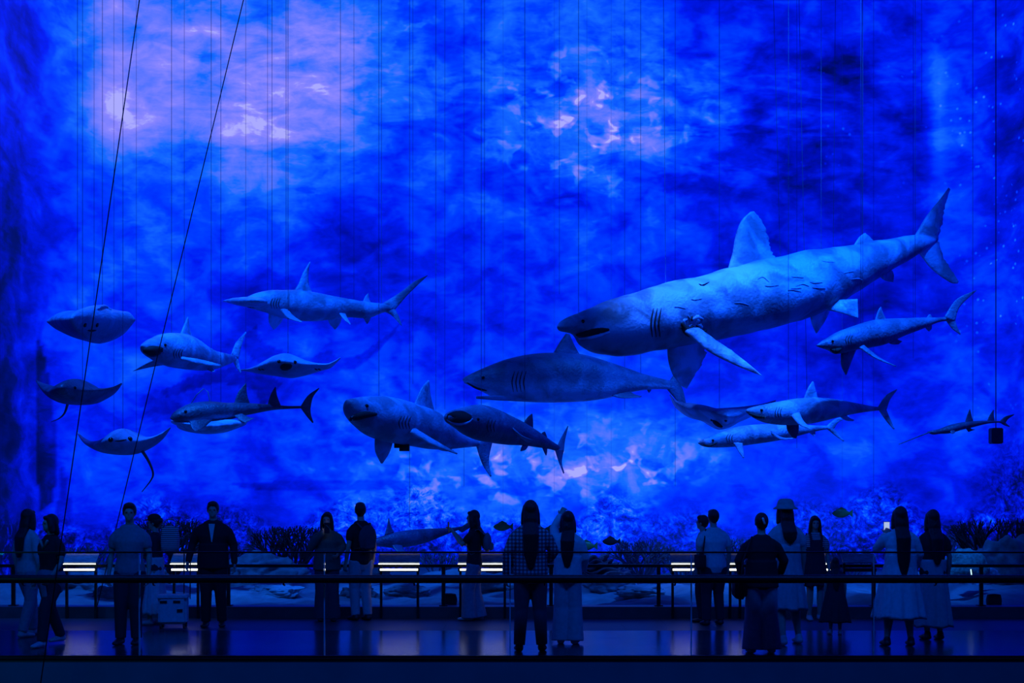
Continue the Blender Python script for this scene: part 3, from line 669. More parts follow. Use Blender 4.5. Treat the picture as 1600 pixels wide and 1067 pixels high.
fin('pelvic_fin', [(818, 692), (814, 700), (813, 705)], [(828, 692), (822, 702), (815, 705)], H_MID, t, D, th=.04); fin('anal_fin', [(846, 696), (850, 706), (853, 712)], [(855, 698), (855, 706), (854, 711)], H_MID, t, D, th=.04)
surf_ball('eye', tr, 747, 655, .025, M_EYE, t); gills(tr, (762, 767, 772), 655, 675, t, .012, 2)
wire(752, 633, D(752), 'wire rising from the head of the wide-mouthed shark'); wire(820, 661, D(820), 'wire rising from the rear back of the wide-mouthed shark', 820)

# 11 ---- long blue-backed shark
st = bod([(723, 592, 594), (728, 588, 600), (742, 581, 606), (760, 573, 615), (775, 567, 622), (792, 561, 626), (823, 554, 628), (857, 551, 629), (897, 552, 628), (923, 557, 626), (949, 565, 622), (976, 574, 615), (1002, 583, 610), (1028, 590, 608), (1052, 596, 609)], 22.6, 24.0, .8)
t = root('shark_model', 'long blue-backed shark model swimming level just below the huge pale shark', 'shark', st)
tr, D = loft('body', st, H_BLUE, t, 80, 36)
fin('dorsal_fin', [(862, 556), (873, 537), (884, 521)], [(908, 558), (898, 540), (890, 522)], H_BLUE, t, D, th=.12)
fin('lower_tail_lobe', [(1040, 606), (1054, 622), (1070, 640)], [(1062, 598), (1068, 612), (1073, 636)], H_BLUE, t, D, th=.09)
fin('upper_tail_lobe', [(1044, 598), (1056, 580), (1068, 562)], [(1060, 606), (1066, 586), (1071, 564)], H_BLUE, t, D, o1=.3, th=.09)
fin('pectoral_fin', [(800, 622), (780, 618), (744, 619)], [(830, 626), (786, 626), (744, 623)], H_BLUE, t, D, o0=-.2, o1=-.7, th=.07)
fin('pelvic_fin', [(950, 616), (970, 622), (1000, 621)], [(985, 612), (992, 616), (1003, 619)], H_BLUE, t, D, o0=-.1, o1=-.3, th=.05)
fin('anal_fin', [(1008, 604), (1012, 611), (1014, 614)], [(1018, 605), (1017, 610), (1015, 613)], H_BLUE, t, D, th=.04)
surf_line('mouth', tr, [(730, 598), (745, 606), (760, 610)], .022, M_MOUTH, t); surf_ball('eye', tr, 755, 590, .03, M_EYE, t)
gills(tr, (801, 807, 813, 819), 580, 612, t, .018, 3)
wire(757, 575, D(757), 'wire rising from the snout of the blue-backed shark'); wire(1001, 584, D(1001), 'wire rising from the tail root of the blue-backed shark')

# 12 ---- manta
t, tr, D = wing([(1047, 616, 618), (1054, 624, 634), (1066, 629, 645), (1080, 630, 653), (1100, 634, 658), (1114, 638, 666), (1126, 638, 671), (1140, 637, 668), (1154, 636, 660), (1170, 634, 653), (1190, 631, 641), (1212, 625, 628)], 22.8, .8, 'manta ray model with dark round mouth partly behind two sharks at right', H_BLUE, mid=1126)
surf_ball('mouth', tr, 1121, 662, .11, M_MOUTH, t, .35); surf_ball('eye', tr, 1112, 656, .025, M_EYE, t); surf_ball('eye', tr, 1134, 657, .025, M_EYE, t)
wire(1124, 639, D(1124), 'wire rising from the manta ray behind two sharks')

# 13 ---- mid right shark
st = bod([(1166, 640, 644), (1172, 637, 649), (1184, 634, 656), (1198, 631, 661), (1218, 627, 664), (1242, 623, 664), (1266, 621, 662), (1290, 622, 657), (1313, 625, 651), (1344, 631, 645), (1366, 635, 642), (1380, 636, 641)], 20.6, 21.9, .85)
t = root('shark_model', 'silver shark model, upper of the overlapping pair at lower right', 'shark', st)
tr, D = loft('body', st, H_GREY, t)
fin('dorsal_fin', [(1254, 627), (1262, 607), (1269, 596)], [(1279, 626), (1275, 611), (1271, 596)], H_GREY, t, D, th=.09)
fin('upper_tail_lobe', [(1370, 638), (1384, 618), (1401, 608)], [(1385, 641), (1391, 624), (1402, 609)], H_GREY, t, D, th=.06)
fin('lower_tail_lobe', [(1371, 638), (1384, 657), (1396, 671)], [(1385, 640), (1391, 654), (1398, 670)], H_GREY, t, D, th=.06)
fin('pectoral_fin', [(1236, 650), (1249, 664), (1266, 671)], [(1249, 644), (1256, 658), (1268, 669)], H_RAY, t, D, o0=-.25, o1=-.7, th=.07)
fin('pectoral_fin', [(1228, 656), (1230, 672), (1238, 684)], [(1248, 656), (1248, 672), (1244, 685)], H_DARK, t, D, o0=.1, o1=.2, th=.06)
fin('pelvic_fin', [(1310, 650), (1322, 657), (1333, 658)], [(1322, 648), (1328, 653), (1335, 656)], H_GREY, t, D, th=.04)
mo = surf_line('mouth', tr, [(1171, 646), (1182, 650), (1196, 652)], .035, M_MOUTH, t); teeth(tr, [(1174, 647), (1184, 649), (1195, 651)], 7, .04, mo)
surf_ball('eye', tr, 1190, 641, .025, M_EYE, t); gills(tr, (1212, 1216, 1220), 636, 652, t, .012, 2)
wire(1232, 625, D(1232), 'wire rising from the silver shark at lower right'); wire(1348, 632, D(1348), 'wire rising from the tail root of the silver shark at lower right')

# 14 ---- lower right shark
st = bod([(1091, 691, 693), (1098, 686, 697), (1110, 681, 699), (1128, 675, 699), (1147, 668, 698), (1171, 664, 695), (1206, 662, 690), (1236, 663, 684), (1262, 664, 677), (1284, 665, 672), (1298, 665, 670)], 21.2, 22.6, .85)
t = root('shark_model', 'pale slender shark model, lower of the overlapping pair at lower right', 'shark', st)
tr, D = loft('body', st, H_GREY, t)
fin('upper_tail_lobe', [(1288, 669), (1304, 655), (1326, 649)], [(1302, 672), (1310, 660), (1327, 651)], H_GREY, t, D, th=.05)
fin('lower_tail_lobe', [(1288, 667), (1304, 680), (1318, 690)], [(1302, 668), (1310, 678), (1319, 688)], H_GREY, t, D, th=.05)
fin('pectoral_fin', [(1146, 692), (1153, 704), (1161, 716)], [(1160, 692), (1162, 704), (1163, 715)], H_GREY, t, D, o0=-.2, o1=-.3, th=.05)
fin('pectoral_fin', [(1206, 680), (1220, 687), (1240, 686)], [(1204, 672), (1222, 683), (1242, 684)], H_MID, t, D, o0=-.25, o1=-.4, th=.04)
fin('anal_fin', [(1262, 674), (1268, 679), (1272, 682)], [(1274, 672), (1274, 678), (1273, 681)], H_GREY, t, D, th=.03)
surf_line('mouth', tr, [(1099, 695), (1108, 696), (1120, 692)], .022, M_MOUTH, t); surf_ball('eye', tr, 1114, 688, .022, M_EYE, t); gills(tr, (1136, 1140, 1144), 678, 690, t, .01, 2)
wire(1242, 663, D(1262), 'wire rising from the pale slender shark below the silver one', 1262)

# 15 ---- small right shark
st = bod([(1276, 539, 541), (1284, 533, 544), (1296, 526, 548), (1306, 520, 553), (1320, 514, 551), (1340, 507, 546), (1360, 501, 543), (1383, 498, 538), (1412, 497, 525), (1441, 496, 514), (1465, 496, 504), (1482, 495, 501)], 20.4, 21.8, .85)
t = root('shark_model', 'small blue-grey shark model with open jaw hanging at far right', 'shark', st)
tr, D = loft('body', st, H_MID, t)
fin('dorsal_fin', [(1366, 503), (1371, 487), (1376, 479)], [(1386, 501), (1380, 489), (1377, 480)], H_MID, t, D, th=.07)
fin('second_dorsal_fin', [(1447, 498), (1450, 493), (1453, 491)], [(1457, 498), (1456, 495), (1454, 491)], H_MID, t, D, th=.03)
fin('upper_tail_lobe', [(1474, 497), (1494, 468), (1525, 453)], [(1492, 503), (1500, 479), (1526, 454)], H_MID, t, D, th=.06)
fin('lower_tail_lobe', [(1476, 498), (1487, 513), (1500, 523)], [(1492, 499), (1496, 511), (1501, 522)], H_MID, t, D, th=.05)
fin('pectoral_fin', [(1314, 546), (1314, 570), (1321, 586)], [(1339, 544), (1330, 566), (1323, 585)], H_MID, t, D, o0=.1, o1=.3, th=.07)
fin('pectoral_fin', [(1342, 543), (1368, 560), (1400, 573)], [(1350, 539), (1374, 558), (1401, 572)], H_MID, t, D, o0=-.25, o1=-.7, th=.05)
fin('pelvic_fin', [(1384, 534), (1394, 538), (1404, 538)], [(1400, 528), (1404, 531), (1410, 533)], H_MID, t, D, th=.04); fin('anal_fin', [(1444, 510), (1449, 516), (1452, 518)], [(1456, 507), (1456, 513), (1453, 517)], H_MID, t, D, th=.03)
surf_line('mouth', tr, [(1299, 546), (1306, 548), (1313, 545)], .05, M_MOUTH, t); surf_ball('eye', tr, 1301, 533, .022, M_EYE, t); gills(tr, (1322, 1326, 1330), 524, 537, t, .01, 2)
wire(1345, 506, D(1345), 'wire rising from the small far-right shark'); wire(1430, 497, D(1430), 'short wire rising from the tail half of the small far-right shark')

# 16 ---- sawfish
st = bod([(1450, 674, 676), (1458, 672, 679), (1468, 670, 678), (1484, 664, 677), (1501, 660, 672), (1518, 658, 668), (1543, 657, 662), (1566, 658, 660)], 21.2, 21.8, 1.3)
t = root('sawfish_model', 'small dark sawfish model with long thin snout at far right', 'fish', st)
tr, D = loft('body', st, H_DARK, t)
bm = bmesh.new(); a, b = P(1405, 694, 21.0), P(1453, 675, 21.2); tube(bm, [a, a.lerp(b, .5), b], [(.006, .012), (.008, .025), (.01, .035)], 8, side=Vector((0, 0, 1)))
for i in range(20):
    q = a.lerp(b, .05+.045*i)
    for s in (-1, 1): box(bm, q+Vector((0, s*.04, 0)), (.012, .05, .006))
obj('toothed_snout', bm, H_DARK, t, smooth=False)
fin('dorsal_fin', [(1507, 662), (1511, 649), (1515, 639)], [(1521, 661), (1518, 649), (1516, 640)], H_DARK, t, D, th=.04); fin('dorsal_fin', [(1541, 661), (1546, 649), (1552, 640)], [(1555, 660), (1553, 650), (1553, 641)], H_DARK, t, D, th=.04)
fin('upper_tail_lobe', [(1560, 660), (1570, 651), (1584, 647)], [(1570, 663), (1575, 655), (1585, 648)], H_DARK, t, D, th=.03); fin('lower_tail_lobe', [(1560, 658), (1568, 664), (1577, 667)], [(1570, 658), (1573, 662), (1578, 666)], H_DARK, t, D, th=.03)
fin('pectoral_fin', [(1484, 674), (1486, 677), (1489, 678)], [(1492, 672), (1492, 676), (1490, 677)], H_DARK, t, D, o0=-.1, o1=-.2, th=.03)
fin('pelvic_fin', [(1508, 668), (1511, 672), (1513, 675)], [(1516, 667), (1518, 670), (1524, 671)], H_DARK, t, D, th=.03)
wire(1520, 658, D(1520), 'wire rising from the small dark sawfish')
# low shark near the reef
st = bod([(572, 846, 848), (590, 840, 853), (615, 832, 856), (640, 828, 854), (665, 826, 848), (690, 825, 838), (708, 824, 831), (722, 822, 826)], 23.4, 24.6, .9)
H_DIM = hide_mat('dim_hide', (.035, .05, .08), (.05, .07, .1))
t = root('shark_model', 'dim blue shark model gliding low over the reef behind the railing', 'shark', st)
tr, D = loft('body', st, H_DIM, t)
fin('dorsal_fin', [(601, 836), (605, 822), (607, 809)], [(616, 832), (611, 822), (608, 810)], H_DIM, t, D, th=.08)
fin('pectoral_fin', [(612, 852), (622, 864), (640, 870)], [(628, 852), (634, 862), (642, 868)], H_DIM, t, D, o0=-.3, o1=-.6, th=.05)
fin('tail_fin', [(716, 828), (728, 818), (744, 812)], [(722, 832), (732, 826), (746, 818)], H_DIM, t, D, th=.05)
wire(640, 824, D(640), 'wire rising from the dim shark low over the reef')
# other bare wires in front of the screen
for x, y1, d in ((147, 480, 24), (178, 690, 26.5), (213, 700, 26.5), (288, 560, 24), (330, 630, 25.5), (384, 640, 26), (418, 455, 24), (553, 500, 26), (645, 600, 26), (695, 640, 26), (725, 760, 26), (874, 460, 26), (976, 640, 26), (1055, 760, 26), (1245, 700, 26), (1365, 770, 26), (1427, 560, 24), (1440, 190, 26)):
    wire(x, y1, d, 'thin dark wire hanging free before the bright screen', grp='free wires before the screen', r=.0035)
for nm, (xa, ya, xb, yb, d), lab in (('stay_cable', (220, -15, 62, 1078, 13.4), 'slanting stay cable nearest the left edge, crossing the pale ray'), ('stay_cable', (384, -15, 152, 946, 15.5), 'slanting stay cable crossing the gaping shark at left')):
    bm = bmesh.new(); a, b = P(xa, ya, d), P(xb, yb, d); b.z = max(b.z, -1.6)
    k = (13.98-b.z)/(a.z-b.z); top = b+(a-b)*k
    tube(bm, [b, b.lerp(top, .5), top], [.0062]*3, 8, rounded=False); o = obj(nm, bm, M_STEEL); recentre(o); setp(o, lab, 'cable')

# speaker on the right wall
t = thing('loudspeaker', 'small dark loudspeaker box hung below the sawfish', 'loudspeaker', P(1556, 693, 24.5))
bm = bmesh.new(); box(bm, P(1556, 681, 24.5), (.21, .22, .3), bev=.015); obj('cabinet', bm, M_BLACKP, t, smooth=False)
bm = bmesh.new(); box(bm, P(1556, 681, 24.385), (.17, .012, .25)); obj('grille', bm, M_BLACK, t, smooth=False)
bm = bmesh.new(); tube(bm, [P(1556, 669.5, 24.5), P(1556, 400, 24.5), Vector((P(1556, 0, 24.5).x, 24.5, 13.98))], [.01]*3, 8, rounded=False); obj('drop_pole', bm, M_WIRE, t)

# ================================================================== REEF
C_ROCK = mat('reef_rock', (.10, .11, .12), .85, var=.5, scale=4, bump=.8)
C_ROCKP = mat('pale_rock', (.20, .21, .23), .85, var=.4, scale=4, bump=.8)
C_COR = mat('coral', (.16, .2, .26), .8, var=.5, scale=12, bump=.7)
C_DARK = mat('dark_coral', (.012, .014, .02), .9, var=.3, scale=12)
C_GREEN = mat('weed', (.16, .34, .06), .7, var=.5, scale=9)
def rock(px, py, d, r, label, m=C_ROCK, flat=.6, cat='rock', nm='reef_rock', rough=.35):
    c = P(px, py, d); c.z = max(c.z, .06); bm = bmesh.new(); bmesh.ops.create_icosphere(bm, subdivisions=5, radius=1); sd = Vector((px*.37, d, 3))
    for v in bm.verts:
        n = noise.fractal(v.co*1.4+sd, 1, 2, 5)*rough+abs(noise.noise(v.co*3+sd))*rough*.5
        v.co = Vector((v.co.x*r*(1+n), v.co.y*r*.8*(1+n), max(-.25, v.co.z*flat*(1+n))*r))
    o = obj(nm, bm, m); o.location = c; return setp(o, label, cat)
def coral_bush(px, py, d, h, label, m=C_COR, spread=.7, n=9, depth=4):
    base = P(px, py, d); base.z = max(.0, base.z); bm = bmesh.new()
    def br(p, dr, ln, r, k):
        q = p+dr*ln; mid = (p+q)/2+Vector((random.uniform(-1, 1), random.uniform(-1, 1), 0))*ln*.08
        tube(bm, [p, mid, q], [r, r*.85, r*.65], 6)
        if k:
            for s in range(2 if k < 3 else 3):
                nd = (dr+Vector((random.uniform(-1, 1), random.uniform(-1, 1), random.uniform(-.2, .7)))*spread).normalized(); br(q, nd, ln*.72, r*.65, k-1)
    for i in range(n):
        a = 2*PI*i/n; br(Vector((.1*h*math.cos(a), .1*h*math.sin(a), -.02)), Vector((math.cos(a)*.7, math.sin(a)*.7, 1)).normalized(), h*.3, h*.035, depth-1)
    o = obj('branching_coral', bm, m); o.location = base; return setp(o, label, 'coral')
def ruffle(px, py, d, r, label, m=C_COR):
    c = P(px, py, d); c.z = max(.02, c.z); bm = bmesh.new()
    for k in range(5):
        rr_ = r*(1-.15*k); z0 = .12*r*k; pr = []
        for j in range(48):
            a = 2*PI*j/48; q = rr_*(1+.1*math.sin(7*a+k)+.06*math.sin(13*a)); pr.append((q*math.cos(a), q*math.sin(a)*.8, z0+.16*r*math.sin(5*a+k)*.5+.22*r))
        ring0 = [Vector((x*.2, y*.2, z-.2*r)) for x, y, z in pr]; ring1 = [Vector((x*.7, y*.7, z-.05*r)) for x, y, z in pr]; ring2 = [Vector(p) for p in pr]
        ring3 = [Vector((x*.97, y*.97, z-.05*r)) for x, y, z in pr]; ring4 = [Vector((x*.6, y*.6, z-.12*r)) for x, y, z in pr]; ring5 = [Vector((x*.15, y*.15, z-.28*r)) for x, y, z in pr]
        skin_rings(bm, [ring5, ring4, ring3, ring2, ring1, ring0])
    o = obj('plate_coral', bm, m); o.location = c; return setp(o, label, 'coral')
coral_bush(262, 900, 26.0, 1.5, 'tall dark branching coral beside the man in the grey shirt', C_DARK, .75, 11, 5)
coral_bush(345, 902, 26.6, .9, 'dark branching coral behind the man in the black jacket', C_DARK)
coral_bush(455, 898, 27.0, 1.35, 'dark branching coral left of the woman in the green jacket', C_DARK, .8, 11, 5)
coral_bush(140, 905, 25.9, 1.0, 'branching coral behind the first caption desk from the left', C_COR)
coral_bush(685, 903, 26.6, .8, 'low branching coral left of the woman photographing in profile', C_COR)
coral_bush(1003, 903, 25.4, 1.0, 'pale bushy coral right of the woman with the raised arm', C_ROCKP, .9, 12, 5)
coral_bush(1062, 903, 27.0, .8, 'bushy coral just left of the man in the white shirt', C_COR, .9, 12, 5)
coral_bush(1165, 902, 27.0, 1.1, 'bushy coral between the man in white and the woman in black', C_COR, .8, 11, 5)
coral_bush(1330, 903, 26.8, .9, 'branching coral behind the unlit caption desk', C_COR)
coral_bush(1476, 905, 26.2, 1.2, 'blue bushy coral right of the two long-haired women', C_COR, .9, 12, 5)
coral_bush(1560, 905, 24.3, 1.5, 'dark tall coral at the right edge', C_DARK, .6, 9, 5)
rock(405, 905, 25.5, .8, 'rounded dark rock below the dark coral left of the green jacket')
rock(560, 908, 25.0, .6, 'dark rock between the couple and the fully visible desk')
rock(205, 908, 23.8, .6, 'rock right behind the man in the grey shirt')
rock(840, 905, 26.0, .8, 'rock behind the woman in the plaid shirt', C_ROCK)
ruffle(930, 905, 24.6, .62, 'ruffled plate coral right of the woman with the raised arm', C_ROCKP)
ruffle(963, 903, 27.0, .45, 'smaller ruffled plate coral behind the large one', C_COR)
rock(955, 918, 22.6, .42, 'pale boulder in front of the ruffled coral', C_ROCKP, .5)
rock(640, 925, 21.6, .34, 'low pale boulder under the fully visible desk', C_ROCKP, .35)
rock(770, 915, 22.4, .5, 'pale boulder behind the trouser legs of the photographing woman', C_ROCKP, .4)
rock(140, 915, 22.4, .55, 'pale boulder at lower left behind the railing', C_ROCKP, .45)
rock(175, 935, 20.3, .3, 'dark stone left of the grey-shirted man\'s legs', C_ROCK, .6)
rock(560, 932, 20.5, .3, 'dark stone beside the legs of the man with the backpack', C_ROCK, .6)
rock(430, 925, 21.4, .42, 'pale flat stone in the gap right of the black jacket', C_ROCKP, .3)
rock(1000, 925, 21.4, .4, 'flat pale stone left of the thin railing post', C_ROCKP, .3)
rock(1450, 912, 23.2, .5, 'rock behind the legs of the two long-haired women', C_ROCKP, .4)
rock(1570, 912, 23.0, .6, 'tall rock at the far right of the reef', C_ROCK, 1.3)
t = rock(1504, 898, 21.0, .42, 'rounded green-topped coral head right of the two long-haired women', mat('brain_coral', (.13, .26, .2), .8, var=.5, scale=20, bump=.9), .95, 'coral', 'coral_head', .18)
t = rock(1530, 905, 21.8, .3, 'smaller coral head tucked behind the green-topped one', C_COR, 1.0, 'coral', 'coral_head', .25)
# small yellow-green reef fish
def reef_fish(px, py, d, ln, label, m, head=-1):
    c = P(px, py, d); t = thing('reef_fish', label, 'fish', c, 0, 'small reef fish'); bm = bmesh.new()
    S = [(-.5, .02, .01), (-.4, .12, .05), (-.15, .22, .09), (.1, .2, .08), (.3, .1, .04), (.38, .06, .02)]
    skin_rings(bm, [[Vector((-head*x*ln, w_*ln*math.cos(a), h*ln*math.sin(a))) for a in np.linspace(0, 2*PI, 14, endpoint=False)] for x, h, w_ in [tuple(q) for q in interp(S, 14)]])
    obj('body', bm, m, t, local=True)
    bm = bmesh.new(); skin_rings(bm, [[Vector((-head*x*ln, s*.01*ln, z*ln)) for s, z in ((-1, h), (1, h), (1, -h), (-1, -h))] for x, h in ((.33, .04), (.42, .12), (.52, .2))]); obj('tail_fin', bm, m, t, local=True, smooth=False)
    bm = bmesh.new(); skin_rings(bm, [[Vector((-head*x*ln, s*.01*ln, z*ln)) for s, z in ((-1, h), (1, h), (1, .08), (-1, .08))] for x, h in ((-.25, .2), (-.05, .32), (.2, .2))]); obj('dorsal_fin', bm, m, t, local=True, smooth=False)
    bm = bmesh.new(); tube(bm, [(0, 0, .2*ln), (0, 0, (13.9-c.z))], [.002, .002], 5, rounded=False); obj('hanging_line', bm, M_WIREL, t, local=True)
FG = mat('green_fish', (.10, .22, .06), .4, var=.3)
reef_fish(786, 823, 25.2, .38, 'green fish between the plaid-shirted woman and the one in profile', FG); reef_fish(866, 829, 25.4, .45, 'green fish between the two women seen from behind at centre', FG)
reef_fish(917, 853, 24.8, .4, 'yellow-green fish right of the woman with the raised arm', FG); reef_fish(955, 846, 25.6, .35, 'small dark fish above the ruffled coral', C_DARK)
reef_fish(1316, 802, 25.5, .4, 'yellow-green fish above the small child', FG); 
# items lying before the reef
def bag(px, py, d, s, label, m, name='handbag', strap=True, rz=0, sh=(1, .5, .75), cat='bag'):
    c = P(px, py, d); t = thing(name, label, cat, c, rz); bm = bmesh.new()
    bmesh.ops.create_cube(bm, size=1); bmesh.ops.subdivide_edges(bm, edges=bm.edges[:], cuts=5, use_grid_fill=True)
    for v in bm.verts:
        q = v.co.copy(); q = q.lerp(q.normalized()*.55, .45); k = 1-.12*(q.z+.5)
        v.co = Vector((q.x*s*sh[0]*k, q.y*s*sh[1]*k, (q.z+.5)*s*sh[2]))
    obj('bag_body', bm, m, t, local=True)
    if strap:
        bm = bmesh.new(); n = 12; tube(bm, [(s*.36*math.cos(PI*i/n), 0, s*sh[2]*.85+s*.5*math.sin(PI*i/n)) for i in range(n+1)], [(.008, .014)]*(n+1), 8); obj('handle', bm, m, t, local=True)
    return t
D_CLOTH = mat('black_cloth', (.012, .013, .016), .85)
bag(702, 946, 18.95, .24, 'black bag lying on the sand by the railing post', D_CLOTH, strap=False)
bag(1553, 946, 18.95, .23, 'black box-shaped bag on the sand at far right', D_CLOTH, strap=False)

# ================================================================== PEOPLE
SK = mat('skin', (.50, .34, .26), .5, var=.05, bump=.02)
HAIR = mat('black_hair', (.010, .009, .010), .45, var=.4, scale=30, stretch=(6, 6, .4), bump=.5)
def cloth(name, c, r=.85, sc_=25): return mat(name, c, r, var=.12, scale=sc_, bump=.25)
WHITE = cloth('white_cotton', (.62, .64, .66)); PALE = cloth('pale_linen', (.42, .45, .48)); GREYB = cloth('grey_blue_cotton', (.20, .23, .27))
BLACK = cloth('black_cotton', (.012, .012, .015)); DNAVY = cloth('navy_cloth', (.02, .025, .04)); DENIM = cloth('dark_denim', (.05, .06, .08)); GREEN = cloth('olive_jacket', (.10, .12, .09))
LDENIM = cloth('light_denim', (.24, .28, .34)); SHOE_W = cloth('white_shoe', (.45, .46, .48), .6); SHOE_B = cloth('black_shoe', (.012, .012, .014), .5)
def plaid_mat():
    m, nt, b = nodes('plaid_flannel'); N = nt.nodes.new; L = nt.links.new; tc = N('ShaderNodeTexCoord'); vals = []
    for ax in (0, 2):
        wv = N('ShaderNodeTexWave'); wv.wave_type = 'BANDS'; wv.bands_direction = 'XYZ'[ax]; wv.inputs['Scale'].default_value = 7.5; L(tc.outputs['Object'], wv.inputs['Vector']); vals.append(wv.outputs['Fac'])
    mu = N('ShaderNodeMath'); mu.operation = 'ADD'; L(vals[0], mu.inputs[0]); L(vals[1], mu.inputs[1])
    rp = N('ShaderNodeValToRGB'); rp.color_ramp.elements[0].position = .5; rp.color_ramp.elements[0].color = (.06, .06, .08, 1); rp.color_ramp.elements[1].position = 1.5 if False else 1.0; rp.color_ramp.elements[1].color = (.42, .44, .48, 1)
    dv = N('ShaderNodeMath'); dv.operation = 'MULTIPLY'; dv.inputs[1].default_value = .6; L(mu.outputs[0], dv.inputs[0]); L(dv.outputs[0], rp.inputs[0]); L(rp.outputs[0], b.inputs['Base Color']); b.inputs['Roughness'].default_value = .9; return m
def stripe_mat():
    m, nt, b = nodes('striped_jersey'); N = nt.nodes.new; L = nt.links.new; tc = N('ShaderNodeTexCoord')
    wv = N('ShaderNodeTexWave'); wv.bands_direction = 'Z'; wv.inputs['Scale'].default_value = 12; L(tc.outputs['Object'], wv.inputs['Vector'])
    rp = N('ShaderNodeValToRGB'); rp.color_ramp.interpolation = 'CONSTANT'; rp.color_ramp.elements[0].color = (.6, .62, .65, 1); rp.color_ramp.elements[1].position = .55; rp.color_ramp.elements[1].color = (.03, .03, .05, 1)
    L(wv.outputs['Fac'], rp.inputs[0]); L(rp.outputs[0], b.inputs['Base Color']); b.inputs['Roughness'].default_value = .85; return m
PLAID, STRIPE = plaid_mat(), stripe_mat()

def hand(bm, wr, dr, palm_n, side, H, curl=.5):
    """a palm and five separate fingers; dr along the hand, palm_n faces the way the palm looks, side +1 thumb toward dr x palm_n"""
    dr = dr.normalized(); palm_n = (palm_n-dr*palm_n.dot(dr)).normalized(); la = dr.cross(palm_n)*side
    pl = .052*H; tube(bm, [wr, wr+dr*pl*.5, wr+dr*pl], [(.017*H, .010*H), (.023*H, .011*H), (.024*H, .010*H)], 10, side=la)
    for k, (off, ln) in enumerate(((.0185, .040), (.0065, .045), (-.0055, .042), (-.017, .033))):
        p = wr+dr*pl*.95+la*off*H; pts = [p]; a = 0
        for s in (.45, .32, .23):
            a += curl*(.8+.1*k); p = p+(dr*math.cos(a)+palm_n*math.sin(a))*ln*H*s+la*off*.12*H; pts.append(p)
        tube(bm, pts, [.0056*H, .0053*H, .0050*H, .0044*H], 8, side=la)
    p = wr+dr*pl*.25+la*.017*H; q = p+(dr*.6+la*.7+palm_n*.35).normalized()*.026*H; r_ = q+(dr*.85+la*.15+palm_n*.5).normalized()*.022*H
    tube(bm, [p, q, r_], [.0075*H, .0062*H, .0050*H], 8, side=palm_n)

